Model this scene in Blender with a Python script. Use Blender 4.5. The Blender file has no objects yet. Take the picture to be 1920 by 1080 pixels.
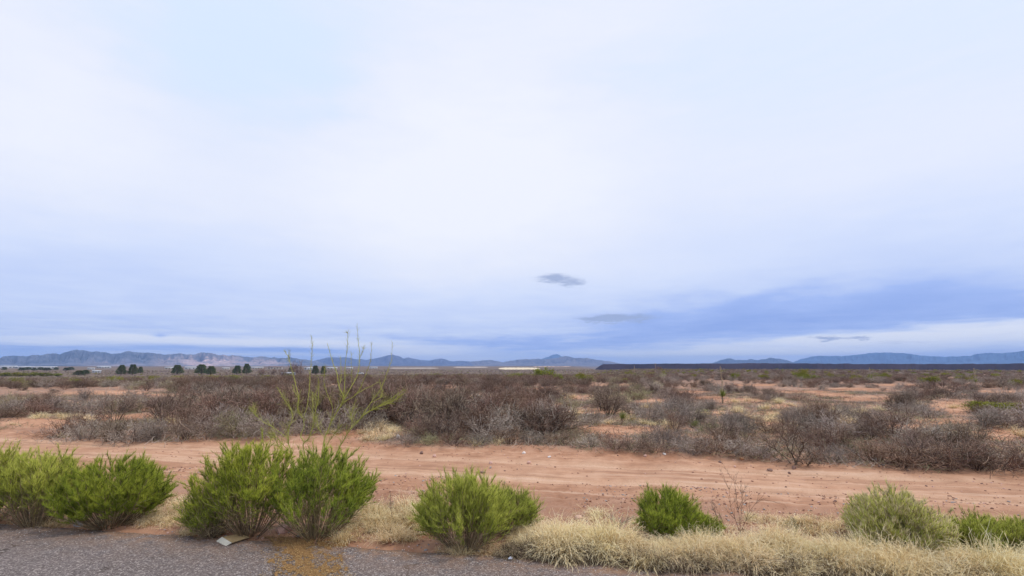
import bpy, math, random
import numpy as np
from mathutils import Vector

# ------------------------------------------------------------------ camera
scene = bpy.context.scene
CAM_H, F = 2.5, 960.0                      # metres, focal length in pixels of a 1920 wide frame
PITCH = math.atan(146.0 / 960.0)
cd = bpy.data.cameras.new('camera')
cd.sensor_width = 36.0; cd.lens = 18.0
cd.clip_start = 0.05; cd.clip_end = 40000
cam = bpy.data.objects.new('camera', cd)
scene.collection.objects.link(cam)
cam.location = (0, 0, CAM_H)
cam.rotation_euler = (math.pi / 2 + PITCH, 0, 0)
scene.camera = cam

def ray(px, py):
    """direction of a photograph pixel in the world"""
    u, v = (px - 960) / F, (540 - py) / F
    c, s = math.cos(PITCH), math.sin(PITCH)
    d = np.array([u, c - v * s, s + v * c])
    return d / np.linalg.norm(d)

def azel(px, py):
    d = ray(px, py)
    return math.atan2(d[0], d[1]), math.asin(d[2])

def project(x, y, z):
    """world -> photograph pixel (arrays)"""
    c, s = math.cos(PITCH), math.sin(PITCH)
    zz = z - CAM_H
    depth = y * c + zz * s
    depth = np.where(depth > 0.05, depth, 0.05)
    return 960 + F * x / depth, 540 - F * (zz * c - y * s) / depth

# ------------------------------------------------------------------ node helpers
class NT:
    def __init__(self, tree):
        self.t = tree; self.n = tree.nodes; self.l = tree.links
    def node(self, kind, **kw):
        nd = self.n.new(kind)
        for k, v in kw.items(): setattr(nd, k, v)
        return nd
    def put(self, sock, v):
        if v is None: return
        if isinstance(v, bpy.types.NodeSocket): self.l.new(v, sock)
        elif isinstance(v, (tuple, list)) and len(v) == 3 and len(getattr(sock, 'default_value', (0,0,0))) == 4: sock.default_value = (*v, 1)
        else: sock.default_value = v
    def math(self, op, a, b=None, c=None, clamp=False):
        nd = self.node('ShaderNodeMath', operation=op, use_clamp=clamp)
        self.put(nd.inputs[0], a); self.put(nd.inputs[1], b); self.put(nd.inputs[2], c)
        return nd.outputs[0]
    def mix(self, fac, a, b, mode='MIX'):
        nd = self.node('ShaderNodeMix', data_type='RGBA', blend_type=mode)
        self.put(nd.inputs[0], fac); self.put(nd.inputs[6], a); self.put(nd.inputs[7], b)
        return nd.outputs[2]
    def noise(self, vec, scale, detail=4, rough=.55, dist=0.0):
        nd = self.node('ShaderNodeTexNoise')
        self.put(nd.inputs['Vector'], vec); nd.inputs['Scale'].default_value = scale
        nd.inputs['Detail'].default_value = detail; nd.inputs['Roughness'].default_value = rough
        nd.inputs['Distortion'].default_value = dist
        return nd.outputs['Fac']
    def ramp(self, fac, stops, interp='LINEAR'):
        nd = self.node('ShaderNodeValToRGB'); cr = nd.color_ramp; cr.interpolation = interp
        while len(cr.elements) > 1: cr.elements.remove(cr.elements[-1])
        cr.elements[0].position = stops[0][0]; cr.elements[0].color = (*stops[0][1], 1)
        for p, c in stops[1:]:
            e = cr.elements.new(p); e.color = (*c, 1)
        self.put(nd.inputs[0], fac)
        return nd.outputs[0]
    def maprange(self, v, a, b, c=0.0, d=1.0, smooth=True):
        nd = self.node('ShaderNodeMapRange', interpolation_type='SMOOTHSTEP' if smooth else 'LINEAR')
        self.put(nd.inputs[0], v)
        for i, q in enumerate((a, b, c, d)): nd.inputs[i + 1].default_value = q
        return nd.outputs[0]
    def combine(self, x, y, z):
        nd = self.node('ShaderNodeCombineXYZ')
        for i, q in enumerate((x, y, z)): self.put(nd.inputs[i], q)
        return nd.outputs[0]
    def attr(self, name, out='Fac', kind='GEOMETRY'):
        nd = self.node('ShaderNodeAttribute', attribute_name=name, attribute_type=kind)
        return nd.outputs[out]

# ------------------------------------------------------------------ sky
SUN_EL, SUN_AZ = math.radians(60), math.radians(105)      # azimuth measured from +Y towards +X
world = bpy.data.worlds.new('World'); scene.world = world
world.use_nodes = True
w = NT(world.node_tree); w.n.clear()
wout = w.node('ShaderNodeOutputWorld')
tc = w.node('ShaderNodeTexCoord')
sep = w.node('ShaderNodeSeparateXYZ'); w.put(sep.inputs[0], tc.outputs['Generated'])
X, Y, Z = sep.outputs
AZ0 = w.math('ARCTAN2', X, Y)
EL0 = w.math('ARCSINE', Z)
wv = w.combine(w.math('MULTIPLY', AZ0, 3.0), w.math('MULTIPLY', EL0, 7.0), 0.0)
wa = w.math('SUBTRACT', w.noise(wv, 1.5, 4), 0.5)
wb = w.math('SUBTRACT', w.noise(w.combine(w.math('MULTIPLY', AZ0, 4.0), w.math('MULTIPLY', EL0, 14.0), 5.0), 2.0, 5), 0.5)
lowfac = w.maprange(EL0, 0.0, 0.25, 0.12, 1.0)
AZ = w.math('MULTIPLY_ADD', wa, 0.30, AZ0)
EL = w.math('MULTIPLY_ADD', w.math('MULTIPLY', wb, lowfac), 0.16, EL0)

def blob(px, py, rx, ry, amp, raw=False, sharp=1.0, coords=None):
    a, e = azel(px, py)
    ra = abs(azel(px + rx, py)[0] - azel(px - rx, py)[0]) / 2
    re = abs(azel(px, py + ry)[1] - azel(px, py - ry)[1]) / 2
    A, E = coords or ((AZ0, EL0) if raw else (AZ, EL))
    da = w.math('MULTIPLY', w.math('SUBTRACT', A, a), 1 / ra)
    de = w.math('MULTIPLY', w.math('SUBTRACT', E, e), 1 / re)
    r2 = w.math('ADD', w.math('MULTIPLY', da, da), w.math('MULTIPLY', de, de))
    return w.math('MULTIPLY', w.math('EXPONENT', w.math('MULTIPLY', r2, -sharp)), amp)

base = w.ramp(w.math('MULTIPLY', EL0, 1.0), [
    (0.0, (.56,)*3), (.025, (.52,)*3), (.06, (.56,)*3), (.11, (.60,)*3),
    (.20, (.74,)*3), (.32, (.82,)*3), (.48, (.80,)*3), (.70, (.84,)*3), (1.0, (.90,)*3)], 'EASE')
L = base
for b in [
    (900, 290, 300, 190, .20), (800, 420, 240, 120, .12), (60, 150, 260, 230, .13), (180, 300, 260, 120, .04),
    (480, 90, 240, 140, -.12), (1150, 130, 200, 60, -.05), (330, 480, 330, 70, -.06), (60, 500, 240, 60, -.04),
    (1450, 590, 330, 38, -.30), (1230, 620, 200, 26, -.16), (1800, 560, 260, 50, -.16),
    (860, 640, 110, 11, -.17), (980, 655, 120, 12, -.16), (1060, 640, 160, 14, -.12), (1700, 480, 260, 60, -.09), (1560, 430, 300, 60, -.04),
    (1700, 240, 300, 160, .02), (1120, 60, 170, 100, .03), (1350, 400, 150, 90, -.03),
]:
    L = w.math('ADD', L, blob(*b))
# streaks near the horizon, less warped
for b in [
    (1700, 632, 270, 13, .22), (1870, 622, 160, 12, .10), (1400, 660, 240, 7, .38), (1850, 655, 150, 7, -.10),
    (250, 633, 130, 7, .50), (90, 640, 110, 8, .36), (420, 642, 190, 8, .42), (160, 652, 260, 8, -.10),
    (560, 655, 170, 5.5, -.34), (330, 648, 90, 5, -.24), (30, 656, 90, 6, -.24), (430, 664, 220, 3, .30),
    (780, 662, 110, 12, .48), (640, 645, 160, 8, .34), (300, 631, 14, 5, -.45), (680, 668, 60, 4, .16),
    (900, 672, 90, 6, .26), (1150, 664, 130, 8, .34),
]:
    L = w.math('ADD', L, blob(*b, raw=True))
# thin structure inside the cloud sheet, seen in perspective
zz = w.math('ADD', w.math('MAXIMUM', Z, 0.0), 0.10)
pv = w.combine(w.math('DIVIDE', X, zz), w.math('MULTIPLY', w.math('DIVIDE', Y, zz), 1.0), 0.0)
n1 = w.noise(pv, 0.50, 4, .50, .5)
n2 = w.noise(w.combine(w.math('MULTIPLY', AZ0, 4.0), w.math('MULTIPLY', EL0, 26.0), 1.0), 2.4, 6, .6, .4)
L = w.math('MULTIPLY_ADD', w.math('SUBTRACT', n1, .5), .22, L)
nearh = w.maprange(EL0, 0.02, 0.22, 1.0, 0.10)
L = w.math('MULTIPLY_ADD', w.math('MULTIPLY', w.math('SUBTRACT', n2, .5), nearh), .42, L)
# the low bank at the right ends in a clean slanting edge with clear light under it
(a0, e0), (a1, e1) = azel(1180, 652), azel(1700, 612)
line = w.math('MULTIPLY_ADD', w.math('SUBTRACT', AZ0, a0), (e1 - e0) / (a1 - a0), e0)
line = w.math('MINIMUM', line, e1 + .004)
line = w.math('MULTIPLY_ADD', w.math('SUBTRACT', n2, .5), .030, line)
dlt = w.math('SUBTRACT', line, EL0)
azf = w.maprange(AZ0, a0, a0 + .28, 0, 1)
under = w.math('MULTIPLY', w.maprange(dlt, -.001, .010, 0, 1), w.maprange(dlt, .012, .055, 1, .25))
over = w.math('MULTIPLY', w.maprange(dlt, .002, -.008, 0, 1), w.maprange(dlt, -.09, -.008, 0, 1))
L = w.math('MULTIPLY_ADD', w.math('MULTIPLY', under, azf), .34, L)
L = w.math('MULTIPLY_ADD', w.math('MULTIPLY', over, azf), -.10, L)
# fine ragged streaks just over the horizon
n3 = w.noise(w.combine(w.math('MULTIPLY', AZ0, 7.0), w.math('MULTIPLY', EL0, 95.0), 9.0), 1.6, 6, .62, .6)
L = w.math('MULTIPLY_ADD', w.math('MULTIPLY', w.math('SUBTRACT', n3, .5), w.maprange(EL0, .02, .11, 1.0, .06)), .75, L)
cloudcol = w.ramp(L, [
    (.10, (.235, .35, .74)), (.35, (.35, .465, .83)), (.52, (.52, .61, .87)),
    (.68, (.64, .71, .90)), (.82, (.735, .775, .90)), (1.0, (.82, .84, .91))])
thin = w.math('MULTIPLY', w.maprange(EL0, .28, .50, 0, 1), w.maprange(L, .90, .70, 0, .75))
cloudcol = w.mix(thin, cloudcol, (.65, .77, .91))
# the few small grey clouds hanging low
fr = w.noise(w.combine(w.math('MULTIPLY', AZ0, 30.0), w.math('MULTIPLY', EL0, 120.0), 3.0), 1.0, 5, .6)
fr2 = w.noise(w.combine(w.math('MULTIPLY', AZ0, 55.0), w.math('MULTIPLY', EL0, 160.0), 7.0), 1.0, 5, .65)
WA = w.math('MULTIPLY_ADD', w.math('SUBTRACT', fr2, .5), .055, AZ0); WE = w.math('MULTIPLY_ADD', w.math('SUBTRACT', fr, .5), .022, EL0)
g = None
for b in [(1040, 521, 36, 9, 1.2), (1075, 531, 32, 9, .95), (1155, 597, 70, 7, 1.9), (1190, 572, 18, 4, .25), (1120, 600, 30, 5, .35),
          (1550, 633, 40, 4.0, 1.25), (1612, 632, 18, 3.0, 1.1), (1625, 637, 9, 3, .9), (1690, 641, 90, 3.4, .4), (925, 524, 14, 4, .25), (850, 518, 20, 4, .14)]:
    q = blob(*b, raw=True, sharp=1.3, coords=(WA, WE))
    g = q if g is None else w.math('ADD', g, q)
g = w.math('MULTIPLY_ADD', w.math('SUBTRACT', fr, .5), w.math('MINIMUM', w.math('MULTIPLY', g, 2.2), 1.0), g)
gfac = w.maprange(g, .08, 1.15, 0.0, .85)
cloudcol = w.mix(gfac, cloudcol, (.30, .365, .56))
sky = w.node('ShaderNodeTexSky', sky_type='NISHITA', sun_disc=False)
sky.sun_elevation = SUN_EL; sky.sun_rotation = SUN_AZ
bg1 = w.node('ShaderNodeBackground'); w.put(bg1.inputs[0], sky.outputs[0]); bg1.inputs[1].default_value = 0.10
bg2 = w.node('ShaderNodeBackground'); w.put(bg2.inputs[0], cloudcol); bg2.inputs[1].default_value = 1.0
ms = w.node('ShaderNodeMixShader'); ms.inputs[0].default_value = 0.93
w.l.new(bg1.outputs[0], ms.inputs[1]); w.l.new(bg2.outputs[0], ms.inputs[2])
w.l.new(ms.outputs[0], wout.inputs[0])
world.cycles.sampling_method = 'MANUAL'; world.cycles.sample_map_resolution = 512

# ------------------------------------------------------------------ sun (soft, through thin overcast)
sd = bpy.data.lights.new('sun', 'SUN'); sd.energy = 1.5; sd.angle = math.radians(12); sd.color = (1, .91, .80)
sun = bpy.data.objects.new('sun', sd); scene.collection.objects.link(sun)
sdir = Vector((math.sin(SUN_AZ) * math.cos(SUN_EL), math.cos(SUN_AZ) * math.cos(SUN_EL), math.sin(SUN_EL)))
sun.rotation_euler = sdir.to_track_quat('Z', 'Y').to_euler()

vs = scene.view_settings
vs.view_transform = 'Standard'; vs.look = 'None'; vs.gamma = 1; vs.use_curve_mapping = False; vs.exposure = 0.24
scene.cycles.max_bounces = 6; scene.cycles.diffuse_bounces = 3; scene.cycles.volume_bounces = 3
scene.cycles.transparent_max_bounces = 4; scene.cycles.use_denoising = True

# ------------------------------------------------------------------ numeric helpers
def hash2(ix, iy, seed=0):
    with np.errstate(over='ignore'):
        h = (ix.astype(np.uint32) * np.uint32(374761393) + iy.astype(np.uint32) * np.uint32(668265263) + np.uint32(seed * 1442695 + 12345)) 
        h = (h ^ (h >> np.uint32(13))) * np.uint32(1274126177)
        h = h ^ (h >> np.uint32(16))
    return h.astype(np.float64) / 4294967295.0

def vnoise(x, y, seed=0):
    x = np.asarray(x, float) + 5000.0; y = np.asarray(y, float) + 5000.0
    ix = np.floor(x); iy = np.floor(y); fx = x - ix; fy = y - iy
    ix = ix.astype(np.int64) & 0xffffffff; iy = iy.astype(np.int64) & 0xffffffff
    sx = fx * fx * (3 - 2 * fx); sy = fy * fy * (3 - 2 * fy)
    a = hash2(ix, iy, seed); b = hash2(ix + 1, iy, seed); c = hash2(ix, iy + 1, seed); d = hash2(ix + 1, iy + 1, seed)
    return (a * (1 - sx) + b * sx) * (1 - sy) + (c * (1 - sx) + d * sx) * sy

def fbm(x, y, octs=4, seed=0, gain=.5):
    s = 0.0; a = 1.0; t = 0.0
    for o in range(octs):
        s = s + a * (vnoise(x, y, seed + o) - .5); t += a
        x = x * 2.03 + 17.1; y = y * 2.03 + 3.7; a *= gain
    return s / t * 2

def sstep(a, b, x):
    t = np.clip((x - a) / (b - a), 0, 1)
    return t * t * (3 - 2 * t)

def flat(px, py, z=0.0):
    d = ray(px, py); k = (z - CAM_H) / d[2]
    return d[0] * k, d[1] * k

def fit(pts):
    P = np.array([flat(*p) for p in pts])
    m, c = np.polyfit(P[:, 0], P[:, 1], 1)
    return m, c
EDGE_M, EDGE_C = fit([(0, 990), (350, 996), (640, 1018), (900, 1038), (1300, 1074)])
TR1 = fit([(0, 826), (350, 845), (900, 868), (1300, 888), (1920, 908)])
TR2 = fit([(0, 842), (330, 872), (800, 895), (1300, 918), (1920, 945)])
print('edge', EDGE_M, EDGE_C, 'tracks', TR1, TR2)
RN = math.hypot(1, EDGE_M)

def side(x, y):
    """metres beyond the asphalt edge, positive on the desert side"""
    return (y - EDGE_M * x - EDGE_C) / RN

def trackpos(x, y, T):
    return (y - T[0] * x - T[1]) / math.hypot(1, T[0])

SCRUB_EDGE = np.array([(-200, 800), (0, 800), (90, 822), (260, 830), (420, 824), (560, 815), (650, 822), (760, 836), (900, 838), (1000, 832), (1100, 842),
                       (1250, 850), (1400, 862), (1500, 868), (1640, 870), (1760, 884), (1860, 884), (1920, 880), (2100, 890)], float)

def gz(x, y):
    x = np.asarray(x, float); y = np.asarray(y, float)
    d = np.hypot(x, y); az = np.arctan2(x, np.maximum(y, 1e-3))
    az = np.where(y < 0, np.where(x > 0, 1.5, -1.5), az)
    s = side(x, y)
    # near relief
    z = 0.06 * sstep(0.0, 2.5, s) - 0.05 * (1 - sstep(-0.05, 0.35, s))
    rough = sstep(.1, 1.0, s)
    near = 1 - sstep(60, 140, d)
    t1 = trackpos(x, y, TR1); t2 = trackpos(x, y, TR2)
    wob = .25 * fbm(x * .25, y * .25, 2, 90)
    inroad = np.exp(-(((t1 + t2) / 2) / 1.7) ** 4)
    ruts = np.exp(-((t1 + wob) / .26) ** 2) + np.exp(-((t2 + wob) / .26) ** 2)
    z = z + rough * near * (.055 * fbm(x * .7, y * .7, 3, 3) + (.030 * fbm(x * 4, y * 4, 3, 7)) * (1 - .6 * inroad) + .022 * fbm(x * 13, y * 13, 3, 11) * (1 - .75 * inroad))
    z = z - .085 * ruts * near + .05 * inroad * near * (np.abs(t1 * t2) < 9) * .5
    far_edge = t1 - 1.7
    z = z + near * .12 * np.exp(-((far_edge - .3) / .7) ** 2) * (0.6 + .8 * vnoise(x * .6, y * .6, 44))
    z = z + near * sstep(1.5, 8, t1) * .16 * fbm(x * .33, y * .33, 3, 21)
    # wide relief
    z = z + sstep(60, 160, d) * .35 * fbm(x * .012, y * .012, 3, 33) * (1 - sstep(400, 900, d))
    pxaz = 960 + 960 * np.tan(np.clip(az, -1.4, 1.4)) * .99
    right = sstep(1060, 1200, pxaz)
    valley = -3.6 * sstep(60, 360, d) + 4.6 * sstep(420, 3200, d)
    drop = -sstep(300, 3000, d) * 46 + sstep(3000, 6500, d) * 40
    z = z + np.where(s > 0, valley * (1 - right) + drop * right, 0)
    return z

def at(px, py):
    """point of the ground seen at a photograph pixel"""
    d = ray(px, py)
    ts = np.exp(np.linspace(math.log(3), math.log(5000), 1500))
    P = d[None, :] * ts[:, None]; z = CAM_H + P[:, 2]
    g = gz(P[:, 0], P[:, 1])
    hit = np.nonzero(z < g)[0]
    k = hit[0] if len(hit) else int(np.argmin(z - g))
    if k > 0 and len(hit):
        a, b = (z - g)[k - 1], (z - g)[k]; f = a / (a - b) if a != b else 0
        t = ts[k - 1] + f * (ts[k] - ts[k - 1])
    else: t = ts[k]
    x, y = d[0] * t, d[1] * t
    return float(x), float(y), float(gz(x, y))

# ------------------------------------------------------------------ mesh helpers
col = scene.collection
def mesh_from(name, V, Fc, mats, tone=None, smooth=False, attrs=None, matidx=None):
    """V (n,3), Fc (m,k) or list of such arrays"""
    me = bpy.data.meshes.new(name)
    if not isinstance(Fc, list): Fc = [Fc]
    Fc = [f for f in Fc if len(f)]
    V = np.asarray(V, np.float32)
    me.vertices.add(len(V)); me.vertices.foreach_set('co', V.ravel())
    loops = np.concatenate([f.ravel() for f in Fc]).astype(np.int32)
    counts = np.concatenate([np.full(len(f), f.shape[1]) for f in Fc]).astype(np.int32)
    starts = np.concatenate([[0], np.cumsum(counts)[:-1]]).astype(np.int32)
    me.loops.add(len(loops)); me.loops.foreach_set('vertex_index', loops)
    me.polygons.add(len(counts)); me.polygons.foreach_set('loop_start', starts)
    if matidx is not None: me.polygons.foreach_set('material_index', np.asarray(matidx, np.int32))
    me.update(calc_edges=True)
    if smooth: me.polygons.foreach_set('use_smooth', np.ones(len(counts), bool))
    for m in (mats if isinstance(mats, (list, tuple)) else [mats]): me.materials.append(m)
    if tone is not None: attrs = dict(attrs or {}, tone=tone)
    for k, a in (attrs or {}).items():
        at_ = me.attributes.new(k, 'FLOAT', 'POINT'); at_.data.foreach_set('value', np.asarray(a, np.float32).ravel())
    return me

class MB:
    """collects shapes into ONE mesh"""
    def __init__(s): s.V = []; s.Q = []; s.T = []; s.tone = []; s.n = 0
    def raw(s, V, Q=None, T=None, tone=0.5):
        V = np.asarray(V, float).reshape(-1, 3)
        if Q is not None: s.Q.append(np.asarray(Q) + s.n)
        if T is not None: s.T.append(np.asarray(T) + s.n)
        s.V.append(V); s.tone.append(np.broadcast_to(np.asarray(tone, float), (len(V),)).copy()); s.n += len(V)
    def lines(s, P, R, sides=3, tone=0.5):
        """P (N,k,3) polylines, R (N,k) radii, tone scalar, (N,) or (N,k)"""
        N, K, _ = P.shape
        if N == 0: return
        T = np.gradient(P, axis=1)
        T /= np.linalg.norm(T, axis=2, keepdims=True) + 1e-9
        ref = np.array([.31, .83, .46]); A = np.cross(T, ref); A /= np.linalg.norm(A, axis=2, keepdims=True) + 1e-9
        B = np.cross(T, A)
        th = np.arange(sides) / sides * 2 * np.pi
        C = A[:, :, None, :] * np.cos(th)[None, None, :, None] + B[:, :, None, :] * np.sin(th)[None, None, :, None]
        V = P[:, :, None, :] + C * R[:, :, None, None]
        idx = np.arange(N * K * sides).reshape(N, K, sides)
        a = idx[:, :-1, :]; b = np.roll(a, -1, axis=2); d = idx[:, 1:, :]; c = np.roll(d, -1, axis=2)
        Q = np.stack([a, b, c, d], -1).reshape(-1, 4)
        t = np.asarray(tone, float)
        if t.ndim == 1: t = np.repeat(t[:, None], K, 1)
        t = np.broadcast_to(t, (N, K)) if t.ndim else np.full((N, K), float(t))
        s.raw(V.reshape(-1, 3), Q=Q, tone=np.repeat(t.reshape(-1), sides))
    def cones(s, P0, P1, R, tone0, tone1, sides=3):
        N = len(P0)
        T = P1 - P0; T /= np.linalg.norm(T, axis=1, keepdims=True) + 1e-9
        A = np.cross(T, [.31, .83, .46]); A /= np.linalg.norm(A, axis=1, keepdims=True) + 1e-9
        B = np.cross(T, A); th = np.arange(sides) / sides * 2 * np.pi
        C = A[:, None, :] * np.cos(th)[None, :, None] + B[:, None, :] * np.sin(th)[None, :, None]
        V = np.concatenate([P0[:, None, :] + C * np.asarray(R).reshape(-1, 1, 1), P1[:, None, :]], 1)
        i0 = (np.arange(N) * (sides + 1))[:, None]
        k = np.arange(sides)[None, :]
        Tt = np.stack([i0 + k, i0 + (k + 1) % sides, np.broadcast_to(i0 + sides, (N, sides))], -1).reshape(-1, 3)
        tn = np.concatenate([np.repeat(np.asarray(tone0)[:, None], sides, 1), np.asarray(tone1)[:, None]], 1)
        s.raw(V.reshape(-1, 3), T=Tt, tone=tn.reshape(-1))
    def blades(s, P, W, tone):
        """flat curved blades: P (N,k,3), W (N,k) half widths"""
        N, K, _ = P.shape
        T = np.gradient(P, axis=1)
        sd_ = np.cross(T, np.array([0, 0, 1.0]) + 0 * T); sd_ += .35 * np.cross(T, np.array([1.0, .3, 0]) + 0 * T)
        sd_ /= np.linalg.norm(sd_, axis=2, keepdims=True) + 1e-9
        V = np.stack([P - sd_ * W[..., None], P + sd_ * W[..., None]], 2)
        idx = np.arange(N * K * 2).reshape(N, K, 2)
        Q = np.stack([idx[:, :-1, 0], idx[:, :-1, 1], idx[:, 1:, 1], idx[:, 1:, 0]], -1).reshape(-1, 4)
        t = np.asarray(tone, float)
        if t.ndim == 1: t = np.repeat(t[:, None], K, 1)
        s.raw(V.reshape(-1, 3), Q=Q, tone=np.repeat(t.reshape(-1), 2))
    def box(s, x0, x1, y0, y1, z0, z1, tone=.5):
        V = [(x, y, z) for z in (z0, z1) for x, y in ((x0, y0), (x1, y0), (x1, y1), (x0, y1))]
        Q = [(0, 3, 2, 1), (4, 5, 6, 7), (0, 1, 5, 4), (1, 2, 6, 5), (2, 3, 7, 6), (3, 0, 4, 7)]
        s.raw(V, Q=Q, tone=tone)
    def mesh(s, name, mats, smooth=False):
        F_ = []
        if s.Q: F_.append(np.concatenate(s.Q))
        if s.T: F_.append(np.concatenate(s.T))
        return mesh_from(name, np.concatenate(s.V), F_, mats, np.concatenate(s.tone), smooth)
    def build(s, name, mats, parent=None, smooth=False):
        return link(name, s.mesh(name, mats, smooth), parent)

def link(name, me, parent=None):
    o = bpy.data.objects.new(name, me); col.objects.link(o)
    if parent is not None: o.parent = parent
    return o
def tag(o, label=None, cat=None, group=None, kind=None):
    if label: o['label'] = label
    if cat: o['category'] = cat
    if group: o['group'] = group
    if kind: o['kind'] = kind
    return o
def empty(name, loc, rz=0.0, sc=1.0):
    o = bpy.data.objects.new(name, None); col.objects.link(o)
    o.location = loc; o.rotation_euler = (0, 0, rz)
    o.scale = sc if isinstance(sc, tuple) else (sc, sc, sc)
    o.empty_display_size = .1
    return o
def copy_tree(o, parent=None, children=None):
    c = o.copy(); col.objects.link(c); c.parent = parent
    for ch in (KIDS.get(o.name, []) if children is None else children): copy_tree(ch, c, [])
    return c
KIDS = {}

def norm(v): return v / (np.linalg.norm(v, axis=-1, keepdims=True) + 1e-9)

def grow(rng, start, dirs, length, k, wob, up=0.0, sag=0.0):
    N = len(start); P = np.zeros((N, k + 1, 3)); P[:, 0] = start; d = norm(dirs)
    for i in range(k):
        d = norm(d + rng.normal(0, wob, (N, 3)) + np.array([0, 0, up - sag * i]))
        P[:, i + 1] = P[:, i] + d * (length / k)[:, None]
    return P
def taper(r0, k, end=.45): return r0[:, None] * np.linspace(1, end, k + 1)[None, :]
def pick(rng, P, n, t0, t1):
    """n random places along polylines P -> positions, tangents, index"""
    N, K, _ = P.shape
    i = rng.integers(0, N, n); t = rng.uniform(t0, t1, n) * (K - 1)
    a = np.minimum(t.astype(int), K - 2); f = (t - a)[:, None]
    p0 = P[i, a]; p1 = P[i, a + 1]
    return p0 * (1 - f) + p1 * f, norm(p1 - p0), i
def rdirs(rng, n): return norm(rng.normal(0, 1, (n, 3)))

# ------------------------------------------------------------------ materials
def new_mat(name, rough=.9, spec=.2):
    m = bpy.data.materials.new(name); m.use_nodes = True
    t = NT(m.node_tree); t.n.clear()
    out = t.node('ShaderNodeOutputMaterial'); b = t.node('ShaderNodeBsdfPrincipled')
    b.inputs['Roughness'].default_value = rough; b.inputs['Specular IOR Level'].default_value = spec
    t.l.new(b.outputs[0], out.inputs[0])
    return m, t, b, out

def plant_mat(name, stops, rough=.8, transl=0.0, hue=.02, val=.25, patch=None):
    m, t, b, out = new_mat(name, rough, .15)
    c = t.ramp(t.attr('tone'), stops)
    oi = t.node('ShaderNodeObjectInfo')
    h = t.node('ShaderNodeHueSaturation')
    t.put(h.inputs['Hue'], t.math('MULTIPLY_ADD', oi.outputs['Random'], hue * 2, .5 - hue))
    rr = t.node('ShaderNodeTexWhiteNoise', noise_dimensions='1D'); t.put(rr.inputs['W'], oi.outputs['Random'])
    t.put(h.inputs['Value'], t.math('MULTIPLY_ADD', rr.outputs['Value'], val * 2, 1 - val))
    t.put(h.inputs['Color'], c)
    c = h.outputs[0]
    t.put(b.inputs['Base Color'], c)
    if transl:
        tr = t.node('ShaderNodeBsdfTranslucent'); t.put(tr.inputs[0], c)
        mx = t.node('ShaderNodeMixShader'); mx.inputs[0].default_value = transl
        t.l.new(b.outputs[0], mx.inputs[1]); t.l.new(tr.outputs[0], mx.inputs[2]); t.l.new(mx.outputs[0], out.inputs[0])
    return m

def simple_mat(name, c, rough=.8, vary=.15, scale=6.0, bump=0.0, c2=None, spec=.25):
    m, t, b, out = new_mat(name, rough, spec)
    tcn = t.node('ShaderNodeTexCoord').outputs['Object']
    n = t.noise(tcn, scale, 5, .6)
    lo = tuple(x * (1 - vary) for x in c); hi = c2 or tuple(min(1, x * (1 + vary)) for x in c)
    t.put(b.inputs['Base Color'], t.ramp(n, [(.3, lo), (.7, hi)]))
    if bump:
        bp = t.node('ShaderNodeBump'); bp.inputs['Strength'].default_value = bump; bp.inputs['Distance'].default_value = .02
        t.put(bp.inputs['Height'], n); t.l.new(bp.outputs[0], b.inputs['Normal'])
    return m

M = {}
M['broom_leaf'] = plant_mat('broom_green', [(0, (.085, .125, .016)), (.45, (.28, .345, .038)), (.8, (.54, .59, .075)), (1, (.76, .76, .17))], .7, .30, .008, .10)
M['broom_pale'] = plant_mat('broom_pale', [(0, (.42, .46, .07)), (.5, (.68, .69, .17)), (.8, (.85, .81, .32)), (1, (.95, .88, .50))], .8, .30, .01, .08)
M['broom_soft'] = plant_mat('broom_soft', [(0, (.15, .18, .03)), (.45, (.40, .44, .07)), (.8, (.62, .64, .13)), (1, (.80, .78, .26))], .75, .30, .008, .06)
M['broom_stem'] = plant_mat('broom_stem', [(0, (.14, .095, .06)), (.6, (.32, .24, .14)), (1, (.52, .42, .26))], .9, 0, .01, .1)
M['straw_head'] = plant_mat('straw_head', [(0, (.38, .28, .14)), (1, (.72, .62, .38))], .9, .3, .01, .1)
M['dry_brown'] = plant_mat('dry_brown_wood', [(0, (.085, .056, .043)), (.5, (.185, .132, .105)), (1, (.41, .32, .245))], .95, 0, .016, .34)
M['dry_red'] = plant_mat('dry_red_wood', [(0, (.095, .054, .040)), (.5, (.205, .128, .095)), (1, (.42, .30, .225))], .95, 0, .014, .30)
M['dry_grey'] = plant_mat('dry_grey_wood', [(0, (.16, .125, .10)), (.5, (.32, .265, .225)), (1, (.58, .50, .43))], .95, 0, .015, .34)
M['dry_olive'] = plant_mat('dry_olive_twigs', [(0, (.17, .15, .085)), (.5, (.36, .32, .19)), (1, (.58, .52, .33))], .95, .1, .02, .2)
M['yellow_leaf'] = plant_mat('yellow_green_leaf', [(0, (.10, .12, .02)), (.5, (.24, .25, .03)), (1, (.44, .42, .07))], .8, .25, .02, .12)
M['dark_leaf'] = plant_mat('juniper_leaf', [(0, (.035, .050, .018)), (.6, (.085, .115, .038)), (1, (.16, .19, .07))], .85, .1, .01, .15)
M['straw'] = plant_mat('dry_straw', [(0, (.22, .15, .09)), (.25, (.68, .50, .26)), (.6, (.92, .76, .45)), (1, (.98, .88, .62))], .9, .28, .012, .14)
M['sapling'] = plant_mat('green_bark', [(0, (.08, .065, .03)), (.3, (.20, .19, .05)), (.65, (.47, .48, .10)), (1, (.22, .18, .10))], .6, 0, .0, .0)
M['yucca'] = plant_mat('yucca_leaf', [(0, (.09, .11, .03)), (.5, (.20, .25, .06)), (1, (.42, .42, .16))], .6, .1, .01, .1)
M['stalk'] = plant_mat('dry_stalk', [(0, (.26, .18, .12)), (1, (.50, .40, .28))], .9, 0, .0, .1)

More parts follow.
